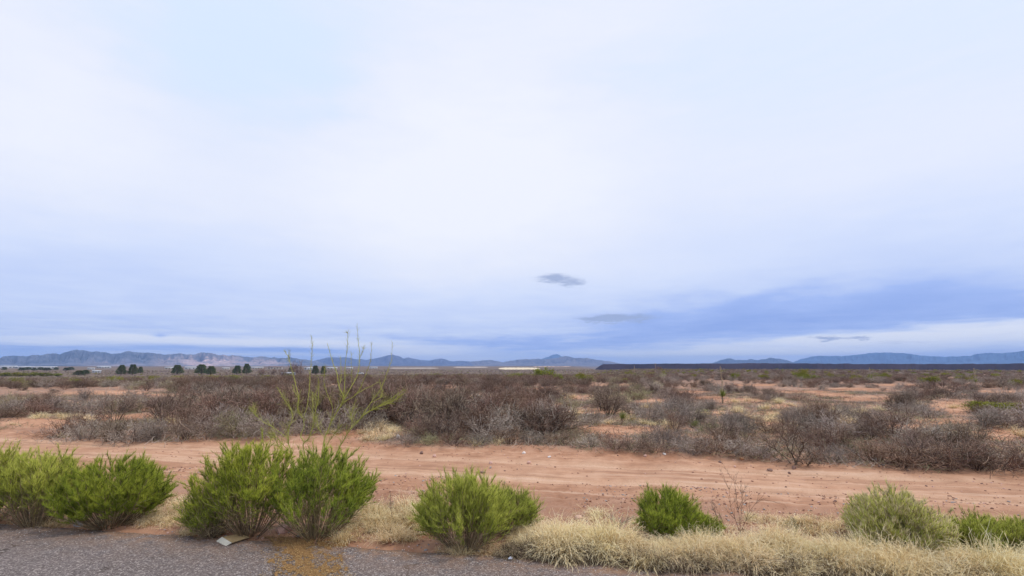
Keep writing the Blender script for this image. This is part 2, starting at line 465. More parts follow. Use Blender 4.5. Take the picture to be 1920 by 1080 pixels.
# ground
def ground_material():
    m, t, b, out = new_mat('desert_ground', .96, .1)
    geo = t.node('ShaderNodeNewGeometry').outputs['Position']
    big = t.noise(geo, .22, 5, .6); mid = t.noise(geo, 2.3, 6, .62); fine = t.noise(geo, 24, 5, .65); grit = t.noise(geo, 110, 3, .6)
    sand = t.ramp(t.math('MULTIPLY_ADD', t.math('SUBTRACT', mid, .5), .9, big), [
        (.30, (.31, .150, .085)), (.45, (.43, .225, .135)), (.60, (.53, .300, .190)), (.78, (.65, .41, .28))])
    # loose clods and grit, darker and redder off the wheel tracks
    sand = t.mix(t.maprange(fine, .56, .72, 0, .50), sand, (.25, .13, .085))
    sand = t.mix(t.maprange(grit, .60, .74, 0, .45), sand, (.68, .52, .42))
    tr = t.attr('track')
    trn = t.math('MULTIPLY', tr, t.maprange(t.noise(geo, 1.1, 4), .3, .62, .45, 1.0))
    sand = t.mix(trn, sand, t.ramp(fine, [(.3, (.53, .330, .215)), (.7, (.67, .450, .315))]))
    # long streaks left by tyres and graders
    ax = t.math('MULTIPLY', t.attr('across'), 1.0)
    gs = t.node('ShaderNodeSeparateXYZ'); t.put(gs.inputs[0], geo)
    st = t.noise(t.combine(t.math('MULTIPLY', gs.outputs[0], .16), t.math('MULTIPLY', ax, 4.2), 0.0), 1.0, 5, .65)
    rd = t.attr('roadway')
    sand = t.mix(t.math('MULTIPLY', rd, t.maprange(st, .50, .66, 0, .60)), sand, (.30, .165, .105))
    sand = t.mix(t.math('MULTIPLY', rd, t.maprange(st, .46, .34, 0, .55)), sand, (.70, .50, .37))
    dirt = t.attr('dirt')
    sand = t.mix(t.math('MULTIPLY', dirt, t.maprange(mid, .3, .65, .35, 1)), sand, t.ramp(fine, [(.3, (.24, .13, .09)), (.7, (.44, .28, .20))]))
    # litter of dead stems under and between the shrubs
    lit = t.attr('litter')
    lf = t.math('MULTIPLY', lit, t.maprange(t.noise(geo, 1.7, 6, .7), .36, .62))
    sand = t.mix(lf, sand, t.ramp(t.noise(geo, 14, 6, .75), [(.3, (.12, .085, .07)), (.55, (.27, .20, .165)), (.75, (.42, .33, .26))]))
    # wide open country: low cover too small to tell apart
    far = t.attr('far')
    fc = t.ramp(t.noise(geo, .02, 7, .75), [(.30, (.10, .068, .060)), (.45, (.15, .110, .088)), (.58, (.21, .155, .11)), (.70, (.20, .18, .095)), (.82, (.40, .27, .18))])
    sand = t.mix(far, sand, fc)
    t.put(b.inputs['Base Color'], sand)
    h = t.math('ADD', t.math('MULTIPLY', fine, .5), t.math('ADD', t.math('MULTIPLY', grit, .22), t.math('MULTIPLY', mid, .8)))
    bp = t.node('ShaderNodeBump'); bp.inputs['Strength'].default_value = .55; bp.inputs['Distance'].default_value = .06
    t.put(bp.inputs['Height'], h); t.l.new(bp.outputs[0], b.inputs['Normal'])
    return m

BARE = [  # openings of bare soil inside the scrub: px, py, rx, ry
    (200, 737, 95, 5), (75, 795, 95, 13), (235, 783, 75, 8), (400, 757, 28, 6), (285, 768, 20, 6), (300, 742, 30, 4), (40, 815, 60, 9),
    (1165, 808, 85, 9), (1115, 772, 62, 5), (1120, 800, 50, 6), (1390, 752, 50, 6), (1330, 746, 38, 4), (1470, 762, 36, 5), (1560, 741, 48, 4),
    (1630, 748, 60, 6), (1785, 765, 48, 15), (1765, 790, 60, 6), (1880, 815, 66, 12), (1445, 792, 36, 7), (1350, 775, 22, 5),
    (1230, 752, 40, 4), (1450, 838, 60, 6), (1335, 820, 40, 5), (1600, 730, 60, 3), (1500, 735, 60, 3), (1870, 735, 50, 3),
    (690, 814, 70, 10), (500, 742, 40, 3), (900, 742, 40, 3), (1010, 730, 50, 3), (820, 728, 50, 3), (1090, 745, 40, 4), (640, 730, 40, 3), (1400, 722, 70, 2.5), (1700, 722, 60, 2.5), (1150, 722, 50, 2.5), (1700, 800, 60, 5), (1440, 775, 30, 4), (1000, 706, 34, 2.5), (640, 818, 40, 9), (1560, 815, 30, 5), (1290, 735, 40, 3),
]
def bare_mask(px, py):
    m = np.zeros_like(px)
    for (a, b_, rx, ry) in BARE:
        m = np.maximum(m, 1 - sstep(.7, 1.15, np.hypot((px - a) / rx, (py - b_) / ry)))
    return m

def build_ground():
    angs = [math.radians(a) for a in np.arange(-66, 66.01, .24)]
    back = [math.radians(a) for a in np.arange(72, 360 - 66 - 1, 6)]
    angs = np.array(angs + back)
    r = [.4]
    while r[-1] < 16000:
        q = r[-1]
        r.append(q * (1.10 if q < 4 else 1.009 if q < 30 else 1.016 if q < 90 else 1.04))
    r = np.array(r)
    A, R = np.meshgrid(angs, r)
    x = np.sin(A) * R; y = np.cos(A) * R
    z = gz(x, y)
    nR, nA = A.shape
    V = np.stack([x, y, z], -1).reshape(-1, 3)
    V = np.vstack([V, [[0, 0, float(gz(0., 0.))]]])
    idx = np.arange(nR * nA).reshape(nR, nA)
    a = idx[:-1]; b_ = np.roll(idx, -1, 1)[:-1]; c = np.roll(idx, -1, 1)[1:]; d = idx[1:]
    Q = np.stack([a, d, c, b_], -1).reshape(-1, 4)
    T = np.stack([np.full(nA, nR * nA), idx[0], np.roll(idx[0], -1)], -1)
    t1 = trackpos(x, y, TR1); t2 = trackpos(x, y, TR2); wob = .25 * fbm(x * .25, y * .25, 2, 90)
    tr = np.maximum(np.exp(-((t1 + wob) / .42) ** 2), np.exp(-((t2 + wob) / .42) ** 2)) * (R < 120)
    tr = np.maximum(tr, .35 * np.exp(-(((t1 + t2) / 2) / 1.8) ** 4) * (R < 120))
    px, py = project(x, y, z)
    s = side(x, y)
    edge = np.interp(px, SCRUB_EDGE[:, 0], SCRUB_EDGE[:, 1])
    inscrub = np.clip((edge + 4 - py) / 10, 0, 1) * (y > 2)
    lit = inscrub * (1 - bare_mask(px, py))
    lit = np.maximum(lit, .45 * (y > 2) * np.exp(-((s - .8) / .8) ** 2))
    dirt = (1 - sstep(0.0, 1.0, np.abs(s - 2.0) / 1.9)) * .8 + .5 * np.exp(-((t1 - 2.0) / .5) ** 2)
    far = sstep(110, 380, R) * (1 - .55 * bare_mask(px, py))
    z0 = lambda q: np.append(q.reshape(-1), 0)
    me = mesh_from('ground', V, [Q, T], ground_material(), smooth=True, attrs=dict(across=z0(t1), roadway=z0(np.exp(-(((t1 + t2) / 2 + .3) / 3.0) ** 4) * (R < 150)), track=z0(tr), litter=z0(lit), dirt=z0(dirt), far=z0(far)))
    tag(link('ground', me), 'pinkish bare desert soil with wheel tracks running to the horizon', None, None, 'structure')
build_ground()

# ------------------------------------------------------------------ road
def road_material():
    m, t, b, out = new_mat('old_asphalt', .88, .25)
    geo = t.node('ShaderNodeNewGeometry').outputs['Position']
    v = t.node('ShaderNodeTexVoronoi'); v.inputs['Scale'].default_value = 62; t.put(v.inputs['Vector'], geo)
    vc = t.node('ShaderNodeSeparateColor'); t.put(vc.inputs[0], v.outputs['Color'])
    chip = t.ramp(vc.outputs[0], [(0, (.095, .077, .075)), (.5, (.175, .147, .142)), (.82, (.27, .232, .222)), (.97, (.46, .41, .38))])
    big = t.noise(geo, .8, 5, .6); n = t.noise(geo, 9, 5, .7)
    chip = t.mix(t.maprange(big, .35, .65, 0, .35), chip, t.mix(.5, chip, (.25, .21, .205)))
    chip = t.mix(t.maprange(n, .55, .75, 0, .4), chip, (.085, .072, .070))
    cv = t.node('ShaderNodeTexVoronoi', feature='DISTANCE_TO_EDGE'); cv.inputs['Scale'].default_value = .9
    wp = t.node('ShaderNodeVectorMath', operation='ADD'); t.put(wp.inputs[0], geo)
    wn = t.node('ShaderNodeTexNoise'); wn.inputs['Scale'].default_value = 3.0; wn.inputs['Detail'].default_value = 5; t.put(wn.inputs['Vector'], geo)
    wsn = t.node('ShaderNodeVectorMath', operation='SCALE'); t.put(wsn.inputs[0], wn.outputs['Color']); wsn.inputs['Scale'].default_value = .5
    t.put(wp.inputs[1], wsn.outputs[0]); t.put(cv.inputs['Vector'], wp.outputs[0])
    crack = t.math('MULTIPLY', t.maprange(cv.outputs['Distance'], .004, .016, 1, 0), t.maprange(t.noise(geo, .6, 2), .47, .56))
    chip = t.mix(t.math('MULTIPLY', crack, .75), chip, (.055, .042, .036))
    e = t.attr('edge')
    ef = t.math('MULTIPLY', e, t.maprange(t.noise(geo, 3.3, 5, .7), .33, .62))
    chip = t.mix(t.math('MULTIPLY', ef, .75), chip, t.ramp(n, [(.3, (.27, .15, .085)), (.7, (.45, .27, .15))]))
    t.put(b.inputs['Base Color'], chip)
    bp = t.node('ShaderNodeBump'); bp.inputs['Strength'].default_value = .8; bp.inputs['Distance'].default_value = .012
    t.put(bp.inputs['Height'], t.math('ADD', t.math('MULTIPLY', v.outputs['Distance'], 1.5), t.math('MULTIPLY', n, .6)))
    t.l.new(bp.outputs[0], b.inputs['Normal'])
    return m

def road_z(x, y):
    s = side(x, y)
    return .012 * fbm(x * .9, y * .9, 2, 61) * (1 - sstep(-1, 0, s)) - .012 * sstep(-.5, 0, s)

def build_road():
    n = 1200; xs = np.linspace(-40, 40, n)
    ss = np.concatenate([[-9], np.linspace(-8, -3, 20), np.linspace(-2.8, -.12, 44), [0.0, .02]])
    Xp, S = np.meshgrid(xs, ss)
    jag = .07 * fbm(Xp * .8, Xp * 0 + 1.3, 3, 71) + .05 * fbm(Xp * 4.5, Xp * 0 + 3.1, 3, 72)
    S2 = S + jag * sstep(-.6, 0, S)
    dx, dy = -EDGE_M / RN, 1 / RN
    bx_ = Xp; by_ = EDGE_M * Xp + EDGE_C
    x = bx_ + dx * S2; y = by_ + dy * S2
    z = road_z(x, y); z[-1] -= .06
    V = np.stack([x, y, z], -1).reshape(-1, 3)
    idx = np.arange(V.shape[0]).reshape(len(ss), n)
    Q = np.stack([idx[:-1, :-1], idx[:-1, 1:], idx[1:, 1:], idx[1:, :-1]], -1).reshape(-1, 4)
    e = 1.15 * np.exp(S / .40) + .35 * np.exp(-((S + .2) / .5) ** 2) * (Xp > 1.0)
    me = mesh_from('road', V, Q, road_material(), smooth=True, attrs=dict(edge=np.clip(e, 0, 1)))
    tag(link('road', me), 'worn grey asphalt road with a crumbling edge', None, None, 'structure')
build_road()

# ------------------------------------------------------------------ mountains
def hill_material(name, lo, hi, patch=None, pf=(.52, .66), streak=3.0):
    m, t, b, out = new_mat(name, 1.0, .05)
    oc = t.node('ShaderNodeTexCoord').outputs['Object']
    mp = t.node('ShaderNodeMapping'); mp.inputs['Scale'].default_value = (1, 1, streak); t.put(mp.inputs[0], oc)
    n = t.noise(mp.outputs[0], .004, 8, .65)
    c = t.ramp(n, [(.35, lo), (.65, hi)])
    if patch:  # sunlit spots mixed into the slope colour
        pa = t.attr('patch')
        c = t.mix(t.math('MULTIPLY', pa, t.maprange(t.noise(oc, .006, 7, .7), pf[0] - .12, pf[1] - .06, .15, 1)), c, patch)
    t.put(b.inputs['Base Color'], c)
    return m

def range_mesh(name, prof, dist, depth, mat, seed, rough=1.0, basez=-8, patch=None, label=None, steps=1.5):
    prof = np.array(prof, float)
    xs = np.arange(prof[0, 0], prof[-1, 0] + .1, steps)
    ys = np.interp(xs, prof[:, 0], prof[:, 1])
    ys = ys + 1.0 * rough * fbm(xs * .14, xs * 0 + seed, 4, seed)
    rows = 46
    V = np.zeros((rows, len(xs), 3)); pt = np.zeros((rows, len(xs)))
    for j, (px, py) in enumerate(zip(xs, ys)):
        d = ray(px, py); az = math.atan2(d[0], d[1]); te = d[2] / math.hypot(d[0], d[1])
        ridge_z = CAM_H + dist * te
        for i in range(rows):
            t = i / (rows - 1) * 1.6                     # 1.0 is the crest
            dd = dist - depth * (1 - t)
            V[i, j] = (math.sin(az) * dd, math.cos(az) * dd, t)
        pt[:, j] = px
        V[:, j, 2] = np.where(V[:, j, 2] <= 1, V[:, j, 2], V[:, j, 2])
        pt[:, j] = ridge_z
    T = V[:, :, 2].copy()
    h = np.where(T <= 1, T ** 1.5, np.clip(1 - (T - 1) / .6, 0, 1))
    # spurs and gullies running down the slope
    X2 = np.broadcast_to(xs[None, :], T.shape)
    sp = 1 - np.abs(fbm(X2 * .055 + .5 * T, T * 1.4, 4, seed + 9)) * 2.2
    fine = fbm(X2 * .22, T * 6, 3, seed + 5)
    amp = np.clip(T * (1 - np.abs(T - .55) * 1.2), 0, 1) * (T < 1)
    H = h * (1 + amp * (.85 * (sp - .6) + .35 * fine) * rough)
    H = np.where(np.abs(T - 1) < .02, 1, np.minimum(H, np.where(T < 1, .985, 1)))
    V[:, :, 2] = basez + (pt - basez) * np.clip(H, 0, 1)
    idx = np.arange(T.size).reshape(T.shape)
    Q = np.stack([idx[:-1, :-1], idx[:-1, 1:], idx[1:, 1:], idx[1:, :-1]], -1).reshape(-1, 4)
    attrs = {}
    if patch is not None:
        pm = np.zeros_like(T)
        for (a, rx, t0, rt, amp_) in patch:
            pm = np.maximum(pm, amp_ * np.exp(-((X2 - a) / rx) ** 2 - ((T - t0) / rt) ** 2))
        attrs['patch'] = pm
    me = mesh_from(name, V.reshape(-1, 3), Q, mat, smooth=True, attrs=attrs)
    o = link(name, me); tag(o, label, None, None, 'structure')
    return o

hm = hill_material  # ranges get bluish base colours that paint in part of the distance haze
LEFT = [(-260, 672), (-120, 664), (-60, 668), (0, 671), (10, 668), (25, 667), (50, 668.5), (60, 665), (75, 666), (90, 663), (100, 663), (112, 664.5), (125, 660), (145, 656), (155, 656),
        (168, 659), (195, 660.5), (208, 663), (225, 663), (237, 659), (250, 660), (285, 662), (300, 663.5), (312, 665), (325, 663), (340, 663), (350, 665),
        (368, 664), (378, 661), (395, 662), (410, 665), (440, 667), (455, 668), (475, 670), (487, 668), (500, 670), (520, 671), (535, 671), (543, 669),
        (555, 672), (575, 675), (590, 677), (620, 684), (640, 690)]
CEN = [(540, 690), (575, 680), (600, 674), (612, 671), (620, 670), (635, 671), (648, 670), (660, 672), (675, 674), (690, 674), (708, 671), (720, 668), (737, 665), (748, 668), (757, 672),
       (765, 670), (775, 672), (787, 675), (797, 675), (805, 676), (815, 674), (827, 672), (840, 675), (850, 678), (862, 676.5), (880, 678), (905, 684), (930, 690)]
MID = [(850, 690), (870, 682), (885, 678), (905, 675.5), (918, 675), (930, 677), (943, 679), (960, 676), (975, 674), (1000, 673), (1020, 673), (1040, 672), (1050, 670), (1055, 668.5), (1060, 667),
       (1066, 668), (1075, 671), (1080, 671.5), (1100, 671), (1115, 674), (1130, 676), (1140, 677), (1155, 680), (1175, 684), (1200, 690)]
PEAK = [(980, 690), (1000, 680), (1017, 672.5), (1030, 668), (1038, 665), (1045, 664), (1049, 665.5), (1055, 669), (1070, 676), (1090, 690)]
RIGHT = [(1300, 690), (1330, 682), (1345, 678), (1352, 675), (1365, 671.5), (1372, 673), (1380, 675), (1395, 675), (1410, 673.5), (1420, 675), (1430, 674), (1445, 671), (1455, 673), (1462, 672.5), (1475, 675),
         (1485, 678.5), (1492, 682), (1510, 690)]
RIGHT2 = [(1470, 690), (1485, 680), (1492, 677), (1505, 673), (1520, 669), (1540, 667), (1558, 668), (1580, 668), (1600, 666), (1630, 662), (1650, 661), (1670, 661), (1690, 662), (1710, 664), (1730, 667), (1770, 669),
          (1800, 668), (1820, 667), (1825, 665), (1845, 662), (1880, 662), (1900, 661), (1915, 658), (1930, 655), (1970, 656), (2060, 664), (2200, 672)]
range_mesh('mountain_range', LEFT, 6200, 2100, hm('blue_green_range', (.05, .075, .115), (.17, .18, .23), (.80, .56, .48)), 3, 1.25, patch=[(395, 55, .45, .45, .95), (320, 28, .45, .5, .5), (480, 60, .45, .35, .55), (205, 40, .25, .2, .35), (250, 30, .2, .2, .2)],  # pinkish patches paint sun falling through gaps in the cloud
           label='jagged blue mountain range with pinkish sunlight painted on its slopes at the left')
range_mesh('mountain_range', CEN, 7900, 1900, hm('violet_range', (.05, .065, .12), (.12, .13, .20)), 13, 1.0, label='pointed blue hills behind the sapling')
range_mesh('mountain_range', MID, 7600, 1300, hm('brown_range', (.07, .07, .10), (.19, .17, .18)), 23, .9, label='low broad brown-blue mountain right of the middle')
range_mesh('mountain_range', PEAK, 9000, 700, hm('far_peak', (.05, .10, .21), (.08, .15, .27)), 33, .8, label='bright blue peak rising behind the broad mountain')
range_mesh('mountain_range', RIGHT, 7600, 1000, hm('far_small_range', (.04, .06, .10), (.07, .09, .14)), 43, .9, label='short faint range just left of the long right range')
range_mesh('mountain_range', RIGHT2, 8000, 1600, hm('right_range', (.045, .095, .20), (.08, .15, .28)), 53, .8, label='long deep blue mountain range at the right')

def build_mesa():
    xs = np.arange(1108, 2300, 3.0); rows = 14
    V = np.zeros((rows, len(xs), 3))
    top = np.interp(xs, [1108, 1116, 1122, 1130, 1180, 1300, 1420, 1600, 1800, 1920, 2300], [696, 692.5, 687, 683, 682.2, 681.8, 681.0, 682.2, 682.4, 681.5, 680])
    D = 1500.
    for j, px in enumerate(xs):
        d = ray(px, top[j] + 1.1 * (vnoise(px * .09, 3., 5) - .5) + .4 * (vnoise(px * .35, 3., 5) - .5)); az = math.atan2(d[0], d[1]); te = d[2] / math.hypot(d[0], d[1])
        zt = CAM_H + D * te
        for i in range(rows):
            t = i / 9
            if t <= 1:
                dd = D - 130 * (1 - t) + 14 * vnoise(px * .12, t * 2, 6); z = -48 + (zt + 48) * t ** .8
            else:
                dd = D + (t - 1) * 1800; z = zt - (t - 1) * 20
            V[i, j] = (math.sin(az) * dd, math.cos(az) * dd, z)
    idx = np.arange(rows * len(xs)).reshape(rows, len(xs))
    Q = np.stack([idx[:-1, :-1], idx[:-1, 1:], idx[1:, 1:], idx[1:, :-1]], -1).reshape(-1, 4)
    me = mesh_from('mesa', V.reshape(-1, 3), Q, hm('mesa_shaded', (.014, .010, .018), (.050, .030, .036)), smooth=True)  # cloud shadow over the mesa is put into its dark colour
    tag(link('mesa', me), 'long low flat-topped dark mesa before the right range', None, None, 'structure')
build_mesa()

# pale fields far out on the plain
def build_field(name, x0, x1, y0, y1, c, label, seed):
    n = 60; V = []
    for j in range(n):
        px = x0 + (x1 - x0) * j / (n - 1)
        taper_ = min(1, j / 6, (n - 1 - j) / 6)
        ym = (y0 + y1) / 2; hh = (y1 - y0) / 2 * (.25 + .75 * taper_) * (.8 + .4 * float(vnoise(j * .4, 1., seed)))
        for py in (ym + hh, ym - hh):
            x, y, z = at(px, py); V.append((x, y, z + .12))
    Q = np.array([(2 * j, 2 * j + 2, 2 * j + 3, 2 * j + 1) for j in range(n - 1)])
    m = simple_mat(name + '_soil', c, .95, .12, .05)
    tag(link(name, mesh_from(name, V, Q, m)), label, None, None, 'structure')

# ------------------------------------------------------------------ dry shrubs
def dry_parts(seed, kind):
    """(thick stems MB, twigs MB) of a leafless shrub about 1 m tall"""
    rng = np.random.default_rng(seed)
    S, T = MB(), MB()
    if kind == 'tall':      # whitethorn like: upright wiry
        n0, H, spread, c1, c2, c3 = 11, .62, .62, 55, 190, 330; r0 = .011
    elif kind == 'round':
        n0, H, spread, c1, c2, c3 = 16, .50, .95, 75, 230, 350; r0 = .009
    elif kind == 'mat':     # low, wide, dense
        n0, H, spread, c1, c2, c3 = 20, .60, 1.6, 90, 270, 380; r0 = .008
    else:                   # open, crooked
        n0, H, spread, c1, c2, c3 = 8, .60, 1.0, 34, 110, 180; r0 = .014
    ph = rng.uniform(0, 2 * np.pi, n0); rad = rng.uniform(0.15, 1, n0) * spread
    d0 = np.stack([np.cos(ph) * rad, np.sin(ph) * rad, np.full(n0, 1.0)], 1)
    st = np.stack([np.cos(ph) * .06, np.sin(ph) * .06, np.full(n0, -.05)], 1) * rng.uniform(.3, 1.6, (n0, 1))
    P0 = grow(rng, st, d0, H * rng.uniform(.8, 1.2, n0), 5, .16 if kind != 'open' else .26, .02)
    S.lines(P0, taper(r0 * rng.uniform(.8, 1.3, n0), 5), 4, rng.uniform(0, .6, n0))
    p, t_, _ = pick(rng, P0, c1, .2, 1)
    out = np.array([1, 1, .0])
    P1 = grow(rng, p, t_ * .8 + rdirs(rng, c1) * .7 + norm(p * out) * .3, rng.uniform(.16, .42, c1), 4, .18, .04)
    S.lines(P1, taper(np.full(c1, r0 * .55), 4), 3, rng.uniform(.1, .8, c1))
    p, t_, _ = pick(rng, P1, c2, .15, 1)
    P2 = grow(rng, p, t_ * .8 + rdirs(rng, c2) * .8, rng.uniform(.10, .30, c2), 3, .2, .05)
    T.lines(P2, taper(np.full(c2, .0050), 3, .5), 3, rng.uniform(.1, 1, c2))
    p, t_, _ = pick(rng, P2, c3, .1, 1)
    P3 = grow(rng, p, t_ * .7 + rdirs(rng, c3) * .9, rng.uniform(.05, .17, c3), 2, .2, .03)
    T.lines(P3, taper(np.full(c3, .0038), 2, .5), 3, rng.uniform(.2, 1, c3))
    return S, T

VAR = {}      # variant -> list of (stem mesh, twig mesh, joined mesh)
def joined(S, T, name, mats):
    J = MB(); 
    for src in (S, T):
        for V_, in zip(src.V): pass
    J.V = S.V + T.V; J.tone = S.tone + T.tone
    J.Q = S.Q + [q + S.n for q in T.Q]; J.T = S.T + [q + S.n for q in T.T]; J.n = S.n + T.n
    return J.mesh(name, mats)
for kind, matn, seeds in (('tall', 'dry_brown', (1, 2, 3, 4)), ('tallred', 'dry_red', (5, 6, 7)), ('round', 'dry_brown', (11, 12, 13)), ('roundgrey', 'dry_grey', (14, 15, 16)),
                          ('mat', 'dry_grey', (21, 22, 23)), ('matbrown', 'dry_red', (24, 25)), ('open', 'dry_brown', (31, 32)), ('olive', 'dry_olive', (41, 42))):
    base_kind = {'tallred': 'tall', 'roundgrey': 'round', 'matbrown': 'mat', 'olive': 'round'}.get(kind, kind)
    VAR[kind] = []
    for sd_ in seeds:
        S, T = dry_parts(sd_, base_kind)
        VAR[kind].append((S.mesh('stems', M[matn]), T.mesh('twigs', M[matn]), joined(S, T, 'shrub', M[matn])))

def leafy_bush_mesh(seed, mats, n=900, leaf=.03):
    rng = np.random.default_rng(seed); S, T = dry_parts(seed + 100, 'round')
    B = MB()
    cl = rdirs(rng, 26) * np.array([.62, .62, .38]) * rng.uniform(.5, 1, (26, 1)) + [0, 0, .52]
    c = cl[rng.integers(0, 26, n)] + rng.normal(0, .11, (n, 3)); c[:, 2] = np.maximum(c[:, 2], .04)
    d = norm(rdirs(rng, n) + [0, 0, .6])
    t0 = rng.uniform(0, .8, n)
    B.cones(c, c + d * rng.uniform(.05, .14, (n, 1)), rng.uniform(.5, 1, n) * leaf * .5, t0, np.minimum(1, t0 + .25))
    return S, B

VAR['green'] = []
for sd_ in (71, 72, 73):
    S, B = leafy_bush_mesh(sd_, None, 700, .055)
    VAR['green'].append((S.mesh('stems', M['dry_brown']), B.mesh('foliage', M['yellow_leaf']), joined(S, B, 'bush', [M['yellow_leaf']])))

# ----- candidate positions, chosen from what the picture shows
rng = np.random.default_rng(7)
cands = []   # x, y, h, kind, wscale
hand = [  # px, base py, height px, kind, width factor
    (112, 776, 38, 'roundgrey', 1.3), (165, 778, 42, 'roundgrey', 1.4), (215, 776, 44, 'mat', 1.2), (262, 772, 34, 'matbrown', 1.2),
    (115, 820, 34, 'matbrown', 1.2), (160, 824, 40, 'mat', 1.1), (205, 828, 55, 'round', 1.1), (250, 828, 46, 'mat', 1.2), (300, 826, 52, 'roundgrey', 1.1), (345, 824, 58, 'round', 1.1), (392, 822, 44, 'mat', 1.2), (440, 820, 60, 'olive', 1.0), (475, 818, 52, 'roundgrey', 1.1),
    (215, 790, 60, 'tall', 1.1), (300, 795, 72, 'tall', 1.0), (345, 790, 78, 'tall', 1.1), (405, 800, 88, 'tallred', 1.0), (455, 798, 92, 'tall', 1.1),
    (520, 802, 98, 'tallred', 1.1), (565, 800, 96, 'tallred', 1.1), (615, 800, 100, 'tall', 1.1), (660, 800, 98, 'tallred', 1.1), (705, 798, 96, 'tall', 1.1),
    (520, 818, 46, 'mat', 1.2), (570, 815, 44, 'roundgrey', 1.2), (625, 810, 46, 'mat', 1.2), (680, 805, 40, 'mat', 1.2),
    (750, 796, 92, 'tallred', 1.1), (775, 800, 80, 'tall', 1.1), (815, 803, 84, 'tall', 1.1), (850, 805, 100, 'tall', 1.0), (880, 802, 70, 'roundgrey', 1.2), (915, 806, 84, 'tallred', 1.1), (950, 812, 62, 'roundgrey', 1.1),
    (985, 815, 70, 'round', 1.2), (1020, 812, 70, 'roundgrey', 1.1), (1060, 806, 48, 'mat', 1.2), (1110, 797, 32, 'roundgrey', 1.2),
    (760, 834, 20, 'mat', 1.6), (800, 833, 22, 'olive', 1.6), (850, 834, 26, 'matbrown', 1.5), (900, 834, 26, 'roundgrey', 1.5), (950, 833, 30, 'matbrown', 1.5), (1000, 832, 28, 'mat', 1.5), (1050, 834, 24, 'matbrown', 1.6),
    (1110, 838, 22, 'mat', 1.5), (1190, 848, 46, 'open', .9), (1155, 842, 22, 'matbrown', 1.5), (1230, 848, 26, 'matbrown', 1.5),
    (1145, 778, 66, 'tall', 1.1), (1130, 770, 52, 'tall', 1.2), (1185, 785, 42, 'tall', 1.1), (1215, 792, 46, 'roundgrey', 1.3), (1258, 797, 48, 'mat', 1.0), (1300, 794, 44, 'roundgrey', 1.2),
    (1330, 812, 26, 'olive', 1.3), (1340, 850, 34, 'matbrown', 1.4), (1385, 854, 32, 'mat', 1.4), (1300, 850, 30, 'mat', 1.3), (1420, 858, 30, 'mat', 1.2), (1490, 869, 56, 'open', 1.5), (1512, 871, 44, 'open', 1.5), (1560, 866, 30, 'mat', 1.4),
    (1395, 812, 36, 'roundgrey', 1.3), (1350, 808, 28, 'mat', 1.3), (1440, 812, 26, 'matbrown', 1.3), (1485, 800, 34, 'roundgrey', 1.3), (1530, 820, 50, 'roundgrey', 1.3), (1580, 826, 54, 'roundgrey', 1.2), (1630, 825, 48, 'round', 1.3), (1675, 820, 48, 'matbrown', 1.3), (1500, 835, 34, 'round', 1.3),
    (1640, 868, 40, 'matbrown', 1.4), (1690, 874, 52, 'matbrown', 1.3), (1735, 878, 66, 'round', 1.2), (1785, 880, 70, 'tallred', 1.3), (1830, 880, 60, 'round', 1.3), (1875, 878, 52, 'matbrown', 1.3), (1925, 874, 48, 'round', 1.3), (1720, 850, 56, 'tall', 1.1), (1600, 850, 34, 'olive', 1.3), (1550, 845, 36, 'matbrown', 1.2),
    (1840, 800, 40, 'roundgrey', 1.3), (1885, 802, 42, 'roundgrey', 1.3), (1925, 800, 42, 'mat', 1.3), (1745, 782, 26, 'mat', 1.5), (1700, 762, 32, 'round', 1.3), (1690, 775, 26, 'roundgrey', 1.3),
    (40, 772, 30, 'roundgrey', 1.3), (10, 778, 34, 'mat', 1.3), (75, 766, 40, 'round', 1.1), (1530, 800, 30, 'round', 1.3), (1570, 790, 28, 'roundgrey', 1.4), (1640, 795, 32, 'round', 1.4),
]
for (px, py, hp, k, wf) in hand:
    x, y, z = at(px, py); cands.append((x, y, hp / F * y * (.84 if px < 480 else .88 if px < 1070 else .90), k, wf, 1, px, py))
kinds = ['tall', 'tallred', 'round', 'roundgrey', 'mat', 'matbrown', 'olive']
